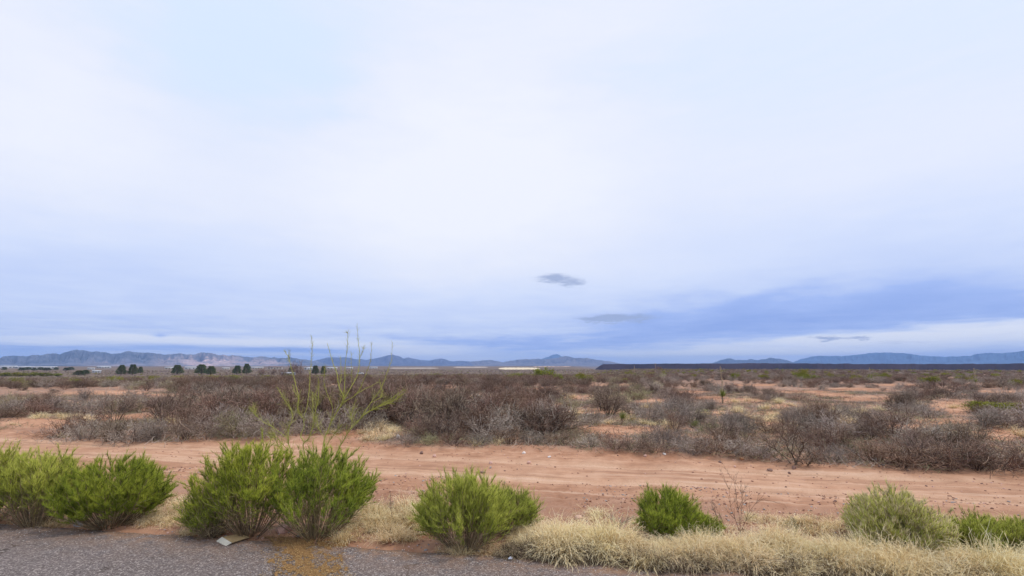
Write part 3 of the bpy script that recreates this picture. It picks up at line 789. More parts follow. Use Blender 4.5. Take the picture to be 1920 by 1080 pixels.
def scatter(dmin, dmax, n, hscale):
    u = rng.uniform(0, 1, n); d = np.sqrt(dmin ** 2 + u * (dmax ** 2 - dmin ** 2)); a = rng.uniform(-.93, .93, n)
    x = np.sin(a) * d; y = np.cos(a) * d; z = gz(x, y)
    px, py = project(x, y, z)
    edge = np.interp(px, SCRUB_EDGE[:, 0], SCRUB_EDGE[:, 1])
    bare = bare_mask(px, py) * (d < 95)
    hp_ = 900 * .8 * hscale / d
    bare2 = np.maximum(np.maximum(bare_mask(px, py - hp_ * .2), bare_mask(px, py - hp_ * .45) * (d < 60)), bare_mask(px, py - hp_ * .8) * (d < 40)) * (d < 95)
    dens = .02 + .95 * sstep(.28, .72, .6 * vnoise(x * .16, y * .16, 77) + .4 * vnoise(x * .5, y * .5, 78))
    dens = dens * (1 - .35 * sstep(1050, 1300, px)) * (1 - .35 * (1 - sstep(380, 460, px)) * (d < 60)) + .45 * sstep(85, 140, d)
    thick = np.exp(-(((px - 690) / 390)) ** 4) * (d < 90)
    keep = (py < edge - 6) & (rng.uniform(0, 1, n) < np.clip(dens + thick * .3, 0, 1)) & (bare < .25) & (bare2 < .4) & (px > -700) & (px < 2620)
    kk = vnoise(x * .08, y * .08, 31) + rng.uniform(-.30, .30, n)
    for i in np.nonzero(keep)[0]:
        th = thick[i]; r_ = rng.uniform()
        if th > .5 and r_ < .5: k = 'tallred' if kk[i] > .5 else 'tall'; h = rng.uniform(.8, 1.45)
        elif r_ > .97 and d[i] > 75: k = 'green'; h = rng.uniform(.4, .8)
        elif px[i] > 1250 and r_ < .62: k = ('mat', 'roundgrey', 'matbrown', 'round')[int(kk[i] * 3.99) % 4]; h = rng.uniform(.45, .85)
        elif r_ < .16: k = 'olive'; h = rng.uniform(.5, 1.0)
        elif px[i] > 1250 and r_ < .62: k = 'mat'; h = .6
        else: k = ('matbrown', 'round', 'tallred', 'roundgrey', 'tall', 'round')[int(abs(kk[i]) * 5.99) % 6]; h = rng.uniform(.45, 1.05)
        if k in ('mat', 'matbrown'): h *= .75
        cands.append((float(x[i]), float(y[i]), h * hscale, k, rng.uniform(1.0, 1.45), 0, px[i], py[i]))
scatter(14, 48, 1500, 1.0)
scatter(48, 120, 6000, 1.05)
scatter(120, 300, 19000, .85)
scatter(300, 800, 15000, .75)
print('shrub candidates', len(cands))

def inframe(c): return -40 < c[6] < 1960
cands.sort(key=lambda c: -(10 if c[5] else 1) * (c[2] / c[1] if c[1] > 0 and inframe(c) else 0))
ind, rest = cands[:290], cands[290:]

GROUPS = 'leafless shrubs in the scrub beyond the dirt track'
SHRUB_NAME = {'tall': 'thorn_shrub', 'tallred': 'thorn_shrub', 'round': 'twiggy_shrub', 'roundgrey': 'twiggy_shrub', 'mat': 'low_shrub', 'matbrown': 'low_shrub', 'open': 'crooked_shrub', 'olive': 'olive_shrub', 'green': 'leafy_shrub'}
LOOK = {'tall': 'tall brown leafless thorn shrub', 'tallred': 'tall reddish leafless thorn shrub', 'round': 'rounded brown leafless twiggy shrub', 'roundgrey': 'rounded grey leafless twiggy shrub',
        'mat': 'low grey leafless shrub', 'matbrown': 'low reddish leafless shrub', 'open': 'open crooked bare shrub', 'olive': 'pale olive twiggy shrub', 'green': 'yellow-green leafy shrub'}
def zone(px, py):
    col_ = 'at far left' if px < 230 else 'left of the sapling' if px < 430 else 'behind the sapling' if px < 740 else 'right of the sapling' if px < 900 else 'in mid photo' if px < 1070 else 'around the yuccas' if px < 1420 else 'in the right part' if px < 1700 else 'at far right'
    row_ = 'at the track edge' if py > 815 else 'in near scrub' if py > 765 else 'in far scrub'
    return row_, col_
def put_shrub(c, i, parts):
    x, y, h, k, wf, hd, px, py = c
    vs_ = VAR[k]; st, tw, jn = vs_[i % len(vs_)]
    z = float(gz(x, y)) - .02
    nat = .9 if k in ('tall', 'tallred') else .75 if k in ('round', 'roundgrey', 'olive') else .62 if k != 'open' else .75
    s = h / nat
    row_, col_ = zone(px, py)
    lab = f"{LOOK[k]} {row_} {col_}"
    if parts:
        o = empty(SHRUB_NAME[k], (x, y, z), 0)
        a = link('stems', st, o); b = link('twigs', tw, o)
    else:
        o = link(SHRUB_NAME[k], jn); o.location = (x, y, z)
    o.rotation_euler = (0, 0, random.uniform(0, 6.28)); o.scale = (s * wf, s * wf, s)
    tag(o, lab, 'shrub', f"{LOOK[k]}s {row_} {col_}"); PUT.append((o, c))
random.seed(5)
PUT = []
for i, c in enumerate(ind): put_shrub(c, i, c[5] == 1)
groups_ = {}
for o, c in PUT: groups_.setdefault(o['group'], []).append((c[6], o))
NUM_ = ['second', 'third', 'fourth', 'fifth', 'sixth', 'seventh', 'eighth']
ORD = ['leftmost'] + [q + ' from left' for q in NUM_]; ORD2 = ['rightmost'] + [q + ' from right' for q in NUM_]
for lst in groups_.values():
    lst.sort(key=lambda q: q[0]); n_ = len(lst)
    if n_ == 1: continue
    for i, (_, o) in enumerate(lst):
        h_ = (n_ + 1) // 2
        if i < min(h_, 8): o['label'] += ', ' + ORD[i]
        elif n_ - 1 - i < min(n_ - h_, 8): o['label'] += ', ' + ORD2[n_ - 1 - i]

# ----- masses too many to build singly: geometry nodes over points
def scatter_nodes(name, pts, rots, scales, idxs, protos, label, cat=None):
    pc = bpy.data.collections.new(name + '_source')
    for i, me in enumerate(protos):
        o = bpy.data.objects.new('%s_%02d' % (name, i), me); pc.objects.link(o)
    me = bpy.data.meshes.new(name); P = np.asarray(pts, np.float32)
    me.vertices.add(len(P)); me.vertices.foreach_set('co', P.ravel())
    a = me.attributes.new('rot', 'FLOAT_VECTOR', 'POINT'); a.data.foreach_set('vector', np.asarray(rots, np.float32).ravel())
    a = me.attributes.new('scl', 'FLOAT_VECTOR', 'POINT'); a.data.foreach_set('vector', np.asarray(scales, np.float32).ravel())
    a = me.attributes.new('idx', 'INT', 'POINT'); a.data.foreach_set('value', np.asarray(idxs, np.int32))
    o = link(name, me)
    ng = bpy.data.node_groups.new(name, 'GeometryNodeTree')
    ng.interface.new_socket('Geometry', in_out='INPUT', socket_type='NodeSocketGeometry')
    ng.interface.new_socket('Geometry', in_out='OUTPUT', socket_type='NodeSocketGeometry')
    N = ng.nodes; Lk = ng.links
    gi = N.new('NodeGroupInput'); go = N.new('NodeGroupOutput')
    ci = N.new('GeometryNodeCollectionInfo'); ci.inputs['Collection'].default_value = pc
    ci.inputs['Separate Children'].default_value = True; ci.inputs['Reset Children'].default_value = True
    ip = N.new('GeometryNodeInstanceOnPoints'); ip.inputs['Pick Instance'].default_value = True
    def na(nm, dt):
        q = N.new('GeometryNodeInputNamedAttribute'); q.data_type = dt; q.inputs['Name'].default_value = nm; return q.outputs['Attribute']
    e2r = N.new('FunctionNodeEulerToRotation')
    Lk.new(gi.outputs[0], ip.inputs['Points']); Lk.new(ci.outputs[0], ip.inputs['Instance'])
    Lk.new(na('idx', 'INT'), ip.inputs['Instance Index'])
    Lk.new(na('rot', 'FLOAT_VECTOR'), e2r.inputs[0]); Lk.new(e2r.outputs[0], ip.inputs['Rotation'])
    Lk.new(na('scl', 'FLOAT_VECTOR'), ip.inputs['Scale']); Lk.new(ip.outputs[0], go.inputs[0])
    md = o.modifiers.new('scatter', 'NODES'); md.node_group = ng
    tag(o, label, cat, None, 'stuff')
    return o
protos, pidx = [], {}
for k, lst in VAR.items():
    pidx[k] = (len(protos), len(lst)); protos += [q[2] for q in lst]
def emit(cs, name, label):
    P, R, S, I = [], [], [], []
    for c in cs:
        x, y, h, k, wf = c[:5]
        nat = .9 if k in ('tall', 'tallred') else .75 if k in ('round', 'roundgrey', 'olive') else .62
        s = h / nat
        P.append((x, y, float(gz(x, y)) - .03)); R.append((0, 0, random.uniform(0, 6.28))); S.append((s * wf, s * wf, s))
        I.append(pidx[k][0] + random.randrange(pidx[k][1]))
    scatter_nodes(name, P, R, S, I, protos, label)
emit(rest, 'desert_scrub', 'endless mass of small leafless brown and grey scrub out to the mesa')

# low dead stems and dry ground cover between the shrubs
def litter_meshes():
    out = []
    for sd_ in range(4):
        r_ = np.random.default_rng(300 + sd_); n = 70; B = MB()
        p = r_.normal(0, .35, (n, 3)); p[:, 2] = 0
        P = grow(r_, p, norm(r_.normal(0, 1, (n, 3)) * [1, 1, .3] + [0, 0, .55]), r_.uniform(.06, .24, n), 3, .25)
        B.lines(P, taper(np.full(n, .0045), 3, .4), 3, r_.uniform(0, 1, n)); out.append(B)
    return out
LB = litter_meshes()
lp = [b.mesh('litter', M['dry_olive']) for b in LB[:2]] + [b.mesh('litter', M['dry_grey']) for b in LB[2:]] + [LB[1].mesh('litter', M['dry_red'])]
n = 5200; d = np.sqrt(rng.uniform(12 ** 2, 60 ** 2, n)); d = rng.uniform(12, 60, n); a = rng.uniform(-.9, .9, n)
x = np.sin(a) * d; y = np.cos(a) * d; z = gz(x, y); px, py = project(x, y, z)
edge = np.interp(px, SCRUB_EDGE[:, 0], SCRUB_EDGE[:, 1])
k = (py < edge + 3 - 7 * rng.uniform(0, 1, n)) & (rng.uniform(0, 1, n) > .93 * bare_mask(px, py))
m_ = int(k.sum())
scatter_nodes('dead_stems', np.stack([x[k], y[k], z[k]], 1), np.stack([np.zeros(m_), np.zeros(m_), rng.uniform(0, 6.28, m_)], 1), np.repeat(rng.uniform(.7, 1.7, (m_, 1)), 3, 1), rng.integers(0, 5, m_), lp,
              'low litter of dead stems and dry weeds between the leafless shrubs')

# ------------------------------------------------------------------ green desert brooms by the road
def broom(px, py, wpx, hpx, seed, label, mat='broom_leaf', n_sprig=9000, lean=0.0, clump=(0.0,), bare=.30, tips=0, depth=.8):
    x, y, z = at(px, py)
    W = wpx / F * y / 2 * .90; H = hpx / F * y * .96
    rng = np.random.default_rng(seed)
    o = empty('desert_broom', (x, y, z - .02))
    S = MB(); G = MB()
    n0 = int(60 + 45 * W)
    ph = rng.uniform(0, 2 * np.pi, n0); rr = np.sqrt(rng.uniform(0.02, 1, n0)) * .97
    hz = H * np.sqrt(np.clip(1 - (rr * .95) ** 2.6, 0, 1)) * rng.uniform(.84, 1.0, n0)
    # lobes: uneven outline
    lob = 1 + .15 * np.sin(ph * 3 + seed) + .09 * np.sin(ph * 5 + seed * 2)
    tgt = np.stack([np.cos(ph) * rr * W * lob + lean * W, np.sin(ph) * rr * W * lob * depth, hz * .90], 1)
    b0 = np.stack([np.cos(ph) * rr * W * .16, np.sin(ph) * rr * W * .16, np.full(n0, -.03)], 1)
    ctl = b0 * .28 + tgt * .72; ctl[:, 2] = tgt[:, 2] * .36
    tt = np.linspace(0, 1, 7)[None, :, None]
    P0 = (1 - tt) ** 2 * b0[:, None] + 2 * tt * (1 - tt) * ctl[:, None] + tt ** 2 * tgt[:, None]
    P0 += rng.normal(0, .012, P0.shape) * tt
    S.lines(P0, taper(rng.uniform(.005, .010, n0), 6, .35), 4, rng.uniform(.1, .7, n0))
    n1 = n0 * 16
    p, t_, i = pick(rng, P0, n1, .34, .98)
    L1 = rng.uniform(.09, .27, n1) * min(1, H / .9 + .15)
    outw = norm(p * [1, 1, .15])
    P1 = grow(rng, p, t_ * .7 + rdirs(rng, n1) * .62 + outw * .25 + [0, 0, .2], L1, 4, .12, .05)
    S.lines(P1, taper(np.full(n1, .0038), 4, .4), 3, rng.uniform(.3, 1, n1))
    nd = n0 * 7; p, t_, i = pick(rng, P0, nd, .25, .8)      # dead tan twiglets low inside
    Pd = grow(rng, p, t_ * .5 + rdirs(rng, nd) * .9, rng.uniform(.05, .2, nd), 3, .2)
    S.lines(Pd, taper(np.full(nd, .0030), 3, .4), 3, rng.uniform(.5, 1, nd))
    # green sprays
    n_sprig = int(n_sprig * 4.0); p, t_, i = pick(rng, P1, n_sprig, .05, 1.0)
    low = p[:, 2] / H
    edge_ = np.hypot(p[:, 0], p[:, 1]) / W
    keep = (low > bare * (1.15 - .75 * np.clip(edge_, 0, 1)) * rng.uniform(.75, 1.5, n_sprig)) | (rng.uniform(0, 1, n_sprig) < .07)
    p, t_, low, i = p[keep], t_[keep], low[keep], i[keep]; m = len(p)
    dd = norm(t_ * .7 + rdirs(rng, m) * .55 + [0, 0, .45])
    ln = rng.uniform(.035, .125, m) * min(1, H / 1.0 + .25)
    # each spray keeps its own age: some yellowish, some dark
    cl = np.clip(.5 * rng.uniform(0, 1, len(P1))[i] + .9 * vnoise(p[:, 0] * 5 + seed, p[:, 2] * 5 + p[:, 1] * 3, seed) - .2, 0, 1)
    t0 = np.clip(.08 + .42 * cl + rng.normal(0, .10, m), 0, 1)
    G.cones(p, p + dd * ln[:, None], rng.uniform(.0020, .0038, m), np.maximum(t0 - .08, 0), np.minimum(1, t0 + .45))  # tips are yellower new growth, bases darkened to paint a shaded interior
    S.build('stems', M['broom_stem'], o)
    G.build('foliage', M[mat], o)
    if tips:
        p, t_, i = pick(rng, P1, tips, .7, 1.0); B = MB()
        dd = norm(t_ + rdirs(rng, tips) * .5 + [0, 0, .4])
        B.cones(p + dd * .02, p + dd * rng.uniform(.05, .11, (tips, 1)), rng.uniform(.004, .008, tips), rng.uniform(0, .7, tips), rng.uniform(.5, 1, tips))
        B.build('seed_heads', M['straw_head'], o)
    tag(o, label, 'bush', 'green broom bushes along the asphalt edge')
    return o
# px, base py, width px, height px
broom(-45, 986, 200, 158, 101, 'tallest green broom bush of the left clump, cut off by the photo edge', 'broom_soft', n_sprig=11000)
broom(66, 988, 150, 148, 102, 'yellow-green broom bush with bare brown stems, second from the left edge', 'broom_soft', n_sprig=10500, bare=.55)
broom(208, 985, 215, 132, 103, 'wide low rounded green broom bush left of the soil gap', n_sprig=14500, bare=.22)
broom(470, 1000, 222, 182, 104, 'tall green broom bush directly above the cardboard', n_sprig=13000, bare=.50, lean=-.06)
broom(400, 1006, 90, 96, 105, 'small thin broom shoot leaning left at the foot of the tall bush', n_sprig=2200, bare=.42, lean=-.25)
broom(592, 1006, 215, 172, 106, 'dark green broom bush the green-barked sapling rises from', n_sprig=12500, bare=.46, lean=.05)
broom(872, 1032, 180, 146, 107, 'bright green broom bush with a brown stemmed base left of the straw grass', 'broom_soft', n_sprig=10500, bare=.36)
broom(955, 1000, 110, 84, 108, 'smaller green broom bush tucked behind the straw grass end', 'broom_soft', n_sprig=5200, bare=.2)
broom(1250, 1012, 120, 92, 109, 'vivid green broom bush standing alone behind the straw grass', n_sprig=6500, bare=.1)
broom(1312, 1008, 74, 48, 110, 'low vivid green shoot at the right foot of the lone bush', n_sprig=2400, bare=.1)
broom(1690, 1044, 170, 118, 111, 'pale yellowish broom bush with straw seed heads in the dry grass', 'broom_pale', n_sprig=4600, bare=.25, tips=5200)
broom(1625, 1012, 60, 80, 112, 'thin pale green shoots at the left of the yellowish bush', 'broom_pale', n_sprig=1300, bare=.3, tips=120)
broom(1840, 1044, 100, 74, 113, 'small green broom bush right of the yellowish bush', 'broom_soft', n_sprig=4200, bare=.15)
broom(1915, 1044, 100, 66, 114, 'small green broom bush cut off by the right edge of the photo', 'broom_soft', n_sprig=4000, bare=.15)

# ------------------------------------------------------------------ sapling with green bark
def sapling():
    bx_, by_, bz_ = at(596, 975)
    D = by_
    o = empty('sapling', (bx_, by_, bz_))
    c, s_ = math.cos(PITCH), math.sin(PITCH)
    def P(X_, Y_, off):
        px, py = 440 + X_ / 3.857, 600 + Y_ / 3.857
        r = ray(px, py); k = (D + off) / r[1]
        return np.array([r[0] * k - bx_, D + off - by_, CAM_H + r[2] * k - bz_])
    tr = [  # points in the enlarged crop, with depth offset start,end and start radius mm
        ([(600, 1440), (470, 1180), (430, 1060), (400, 930), (385, 860), (390, 780), (420, 700), (405, 640), (350, 560), (310, 490)], 0, .35, 11),
        ([(600, 1440), (540, 1150), (515, 1000), (490, 900), (540, 850), (575, 740), (590, 650), (610, 520), (607, 420)], 0, -.3, 12),
        ([(500, 880), (475, 840), (505, 760), (500, 720), (450, 640), (465, 560), (440, 470), (425, 400), (400, 310), (385, 260), (355, 215)], -.05, .2, 8),
        ([(500, 700), (530, 600), (545, 480), (542, 390), (558, 280), (562, 200), (556, 110)], 0, .1, 6),
        ([(600, 1440), (610, 1180), (625, 1000), (650, 860), (700, 730), (770, 610), (790, 560), (755, 480), (738, 380), (705, 300), (670, 170)], 0, .25, 13),
        ([(790, 560), (798, 450), (797, 350), (812, 220), (820, 100), (812, 92)], .1, .05, 7),
        ([(785, 580), (850, 470), (890, 400), (905, 270), (893, 150), (885, 30)], .1, .4, 7),
        ([(780, 600), (850, 560), (900, 520), (930, 440), (985, 290), (990, 170)], .1, -.3, 6),
        ([(600, 1440), (640, 1180), (690, 1060), (760, 920), (830, 800), (930, 690), (1050, 620), (1130, 570), (1230, 500)], 0, -.4, 12),
        ([(925, 690), (980, 600), (1040, 530), (1090, 420), (1130, 300), (1140, 165)], -.2, -.1, 6),
        ([(880, 740), (960, 660), (1070, 615), (1160, 580), (1210, 540)], -.2, .2, 5),
        ([(630, 1000), (680, 880), (720, 830), (755, 770)], 0, -.35, 6),
        ([(400, 950), (340, 890), (300, 850), (270, 830)], .05, -.3, 6),
        ([(385, 860), (300, 790), (200, 730), (150, 690), (115, 640)], .1, .4, 6),
        ([(430, 1060), (360, 960), (310, 900), (290, 850)], 0, -.5, 6),
        ([(700, 730), (710, 640), (675, 540), (640, 450), (655, 330)], .05, -.25, 6),
        ([(575, 740), (560, 600), (565, 520)], -.1, .1, 4),
        ([(590, 650), (585, 560), (600, 480)], -.1, -.2, 4),
        ([(1050, 620), (1120, 600), (1200, 545)], -.3, -.5, 4),
        ([(830, 800), (850, 760), (845, 690), (860, 620)], -.1, .2, 4),
        ([(650, 860), (610, 780), (585, 700)], 0, .3, 4),
        ([(465, 570), (430, 520), (420, 470)], .1, .3, 3.5),
        ([(850, 560), (940, 500), (1040, 450)], .1, .3, 3.5),
        ([(980, 600), (1060, 560), (1070, 520), (1050, 440)], -.2, .1, 3.5),
        ([(755, 480), (770, 420), (765, 260)], .1, .3, 3.5),
        ([(850, 470), (848, 380), (845, 240)], .1, .0, 3.2),
        ([(893, 300), (925, 230), (930, 200)], .2, .3, 2.6),
        ([(400, 310), (395, 270), (392, 225)], .2, .2, 2.6),
    ]
    B = MB(); rng = np.random.default_rng(77); allp = []
    for pts, a, b_, r in tr:
        n = len(pts); offs = np.linspace(a, b_, n)
        Q = np.array([P(p[0], p[1], of) for p, of in zip(pts, offs)])
        tt = np.linspace(0, n - 1, (n - 1) * 4 + 1)
        S_ = np.stack([np.interp(tt, np.arange(n), Q[:, k]) for k in range(3)], 1)
        S_[1:-1] += rng.normal(0, .0055, S_[1:-1].shape)
        S_[1:-1] = (S_[:-2] + S_[1:-1] * 2 + S_[2:]) / 4
        R = np.linspace(r, max(2.2, r * .28), len(S_))[None] / 1000 * .98
        h = np.clip((S_[:, 2]) / 1.9, 0, 1)
        B.lines(S_[None], R, 6, (np.clip(.15 + .8 * h, 0, 1) - .35 * (h > .85))[None])
        allp.append(S_)
    trunk = B.build('branches', M['sapling'], o)
    T = MB()
    for S_ in allp:
        n = int(len(S_) * 3.2)
        p, t_, _ = pick(rng, S_[None], n, .25, 1)
        Pp = grow(rng, p, t_ * .9 + rdirs(rng, n) * .75 + [0, 0, .15], rng.uniform(.06, .26, n) * np.where(p[:, 2] > 2.0, .35, 1), 4, .08, .04)
        T.lines(Pp, taper(np.full(n, .0022), 4, .45), 3, rng.uniform(.3, .9, n))
        Pl = Pp[Pp[:, 0, 2] < 1.9]
        if not len(Pl): continue
        n2 = len(Pl) * 3; p, t_, _ = pick(rng, Pl, n2, .1, 1)
        P2 = grow(rng, p, t_ + rdirs(rng, n2) * .8, rng.uniform(.02, .07, n2), 2, .1)
        T.lines(P2, taper(np.full(n2, .0013), 2, .5), 3, rng.uniform(.3, 1, n2))
    T.build('twigs', M['sapling'], o)
    tag(o, 'thin leafless sapling with yellow-green bark fanning out above the green bush', 'tree')
sapling()

# ------------------------------------------------------------------ grass
def tuft(seed, n=420, h=.40, spread=.22, head=True):
    r_ = np.random.default_rng(seed); B = MB()
    ph = r_.uniform(0, 2 * np.pi, n); rad = np.sqrt(r_.uniform(0, 1, n))
    st = np.stack([np.cos(ph) * rad * spread * .55, np.sin(ph) * rad * spread * .55, np.zeros(n)], 1)
    dr = np.stack([np.cos(ph) * rad * 1.0, np.sin(ph) * rad * 1.0, np.full(n, 1.15)], 1) + r_.normal(0, .25, (n, 3))
    L_ = h * r_.uniform(.55, 1.3, n)
    P = grow(r_, st, dr, L_, 5, .24, .0, .13)
    P[:, :, 2] = np.maximum(P[:, :, 2], .004)
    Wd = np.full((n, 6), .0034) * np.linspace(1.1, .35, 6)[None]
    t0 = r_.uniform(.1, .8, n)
    B.blades(P, Wd, np.clip(t0[:, None] + np.linspace(-.4, .45, 6)[None], 0, 1))  # darker roots: old growth, plus shade painted into the gaps
    if head:
        m = int(n * .8); p, t_, _ = pick(r_, P, m, .45, 1)
        d_ = norm(t_ + rdirs(r_, m) * .9)
        B.cones(p, p + d_ * r_.uniform(.02, .07, (m, 1)), np.full(m, .0034), r_.uniform(.4, 1, m), r_.uniform(.6, 1, m))
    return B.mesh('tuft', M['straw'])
M['straw_shade'] = plant_mat('shaded_straw', [(0, (.05, .035, .025)), (.5, (.14, .10, .07)), (1, (.34, .27, .18))], .95, 0, .01, .2)  # dark straw colour painting the shaded front face of the verge
tufts = [tuft(s_, 330, .40, .26) for s_ in (1, 2, 3)] + [tuft(s_, 230, .36, .30) for s_ in (4, 5)] + [tuft(s_, 34, .24, .16, False) for s_ in (6, 7)]
dark_t = MB(); 
_shade_tufts = [tuft(s_, 260, .26, .30, False) for s_ in (8, 9)]
for m_ in _shade_tufts: m_.materials[0] = M['straw_shade']
tufts += _shade_tufts
TP, TR_, TS, TI = [], [], [], []
def tadd(x, y, s_, sz, i):
    TP.append((x, y, max(float(gz(x, y)), float(road_z(x, y)) if side(x, y) < 0 else -9) - .005)); TR_.append((random.uniform(-.32, .32), random.uniform(-.32, .32), random.uniform(0, 6.28))); TS.append((s_, s_, sz)); TI.append(i)
rngg = np.random.default_rng(91)
dxn, dyn = -EDGE_M / RN, 1 / RN
# the thick straw verge
x0 = at(945, 1040)[0]
for _ in range(680):
    u = rngg.uniform(x0, 12.0)
    lift = .10 * math.sin(u * 2.3) + .08 * math.sin(u * 5.1 + 1)
    s = rngg.normal(.42 + lift, .22)
    if s < -.02 or s > 1.05: continue
    edgef = min(1, (u - x0) / .5 + .35)
    x = u + dxn * s; y = EDGE_M * u + EDGE_C + dyn * s
    if float(vnoise(u * 1.5, s * 1.9, 12)) < .16: continue
    sc = rngg.uniform(.50, 1.0) * edgef * (1 - .35 * max(0, s - .5))
    tadd(x, y, sc * 1.1, sc * rngg.uniform(.6, 1.15) * (.55 + .9 * float(vnoise(u * 3.2, s * 4, 66))), int(rngg.integers(0, 5)))
    if rngg.uniform() < .38:  # low dark tufts stand in for shade along the front row
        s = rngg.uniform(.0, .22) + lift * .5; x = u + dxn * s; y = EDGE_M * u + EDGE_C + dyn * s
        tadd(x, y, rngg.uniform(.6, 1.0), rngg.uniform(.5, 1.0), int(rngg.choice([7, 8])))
# sparse short tufts elsewhere on the verge
def sparse(px0, px1, py0, py1, n, s0, s1):
    for _ in range(n):
        px, py = rngg.uniform(px0, px1), rngg.uniform(py0, py1)
        x, y, z = at(px, py)
        if side(x, y) < .02: continue
        s_ = rngg.uniform(s0, s1); tadd(x, y, s_, s_ * rngg.uniform(.7, 1.1), int(rngg.choice([5, 6, 5, 6, 5, 6, 5, 6, 3])))
sparse(640, 800, 950, 1020, 90, .5, .95); sparse(690, 720, 950, 1000, 18, .8, 1.2)
sparse(770, 800, 960, 1010, 14, .9, 1.3)
sparse(260, 380, 935, 990, 90, .4, .85)
sparse(340, 420, 985, 1006, 40, .35, .6)
sparse(0, 320, 975, 990, 80, .3, .6)
sparse(820, 960, 1020, 1045, 60, .35, .7)
sparse(960, 1600, 965, 1010, 90, .3, .65)
sparse(1420, 1560, 970, 1005, 40, .5, .95)
sparse(1540, 1900, 980, 1030, 110, .5, 1.0)
# pale bunches standing among the shrubs
for _ in range(900):
    d_ = rngg.uniform(13, 45); a_ = rngg.uniform(-.85, .85); x, y = math.sin(a_) * d_, math.cos(a_) * d_
    if float(vnoise(x * .35, y * .35, 88)) < .52: continue
    px, py = project(x, y, float(gz(x, y)))
    if py > np.interp(px, SCRUB_EDGE[:, 0], SCRUB_EDGE[:, 1]) - 1: continue
    s_ = rngg.uniform(.6, 1.5); tadd(x, y, s_, s_ * rngg.uniform(.6, 1.1), int(rngg.choice([3, 4, 5, 6])))
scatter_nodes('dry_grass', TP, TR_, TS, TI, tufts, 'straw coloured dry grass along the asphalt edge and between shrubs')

# ------------------------------------------------------------------ dead weed
def weed(px, py, hpx, seed, label, mat, n0=4, spread=.5):
    x, y, z = at(px, py); H = hpx / F * y
    r_ = np.random.default_rng(seed); B = MB(); o = empty('dead_weed', (x, y, z))
    ph = r_.uniform(0, 6.28, n0); d0 = np.stack([np.cos(ph) * spread, np.sin(ph) * spread, np.ones(n0)], 1)
    P0 = grow(r_, np.zeros((n0, 3)), d0, np.full(n0, H * .85), 7, .10, .03)
    B.lines(P0, taper(np.full(n0, .0038), 7, .3), 5, np.full(n0, .5)); B.build('stems', M[mat], o)
    n1 = n0 * 9; p, t_, _ = pick(r_, P0, n1, .25, 1); T = MB()
    P1 = grow(r_, p, t_ + rdirs(r_, n1) * .7, r_.uniform(.1, .35, n1) * H, 4, .12, .05)
    T.lines(P1, taper(np.full(n1, .0028), 4, .4), 3, r_.uniform(.2, 1, n1))
    p, t_, _ = pick(r_, P1, n1 * 3, .2, 1)
    P2 = grow(r_, p, t_ + rdirs(r_, n1 * 3) * .8, r_.uniform(.03, .12, n1 * 3) * H, 2, .12, .03)
    T.lines(P2, taper(np.full(n1 * 3, .0018), 2, .5), 3, r_.uniform(.2, 1, n1 * 3)); T.build('twigs', M[mat], o)
    tag(o, label, 'weed'); return o
weed(1388, 1002, 118, 5, 'spindly reddish dead weed right of the lone vivid green bush', 'dry_red', 4, .35)
weed(1362, 995, 55, 6, 'short reddish dead weed beside the taller spindly one', 'dry_red', 3, .7)
weed(740, 985, 62, 8, 'single dry reddish stalk in the sparse straw between green bushes', 'dry_red', 1, .1)
weed(1160, 990, 34, 9, 'low dead tangle of grey stems behind the straw verge', 'dry_grey', 7, 1.3)
weed(1495, 1000, 30, 12, 'low tan dead tangle left of the yellowish bush', 'dry_olive', 8, 1.4)

# ------------------------------------------------------------------ yuccas and leafy bushes further out
def yucca(px, py, hpx, wpx, seed, label, stalk=0, blades=70, cat='yucca'):
    x, y, z = at(px, py); H = hpx / F * y; W = wpx / F * y / 2
    r_ = np.random.default_rng(seed); o = empty('yucca', (x, y, z)); B = MB()
    th = r_.uniform(.05, 1.45, blades); ph = r_.uniform(0, 6.28, blades)
    d_ = np.stack([np.sin(th) * np.cos(ph), np.sin(th) * np.sin(ph), np.cos(th)], 1)
    c0 = np.array([0, 0, H * .42])
    Lb = np.where(th < .8, H * .58, W) * r_.uniform(.8, 1.15, blades)
    P = c0 + np.linspace(0, 1, 4)[None, :, None] * (d_ * Lb[:, None])[:, None, :]
    B.blades(P, np.full((blades, 4), max(.012, W * .045)) * np.array([.8, 1, .7, .1])[None], r_.uniform(.1, 1, blades)); B.build('leaves', M['yucca'], o)
    T = MB(); T.lines(np.array([[[0, 0, -.05], [0.01, 0, H * .22], [0, 0, H * .45]]]), np.array([[.06, .05, .045]]) * max(1, H), 7, .3); T.build('trunk', M['stalk'], o)
    if stalk:
        Hs = stalk / F * y; Sx = MB()
        Sx.lines(np.array([[[0, 0, H * .4], [.02 * Hs, 0, Hs * .5], [.0, 0.01, Hs]]]), np.array([[.035, .026, .015]]), 6, .7)
        p, t_, _ = pick(r_, np.array([[[.02 * Hs, 0, Hs * .55], [0, 0, Hs]]]), 46, 0, 1)
        Sx.cones(p, p + norm(rdirs(r_, 46) + [0, 0, .4]) * r_.uniform(.08, .22, (46, 1)), np.full(46, .02), np.full(46, .4), np.full(46, 1.0)); Sx.build('flower_stalk', M['stalk'], o)
    tag(o, label, cat)
yucca(1355, 756, 27, 26, 1, 'small green yucca with a tall pale dry flower stalk on bare soil', stalk=66)
yucca(1167, 797, 26, 26, 2, 'small spiky green yucca at the foot of the brown thorn shrubs', blades=80)
yucca(1633, 716, 16, 12, 3, 'tiny pale yucca between the yellow bush and the mesa', stalk=26, blades=40)
yucca(1830, 722, 14, 14, 4, 'distant yucca with a pale forked stalk near the right edge', stalk=30, blades=40)
yucca(1190, 710, 12, 14, 7, 'distant pale yucca left of the long mesa end', stalk=24, blades=40)

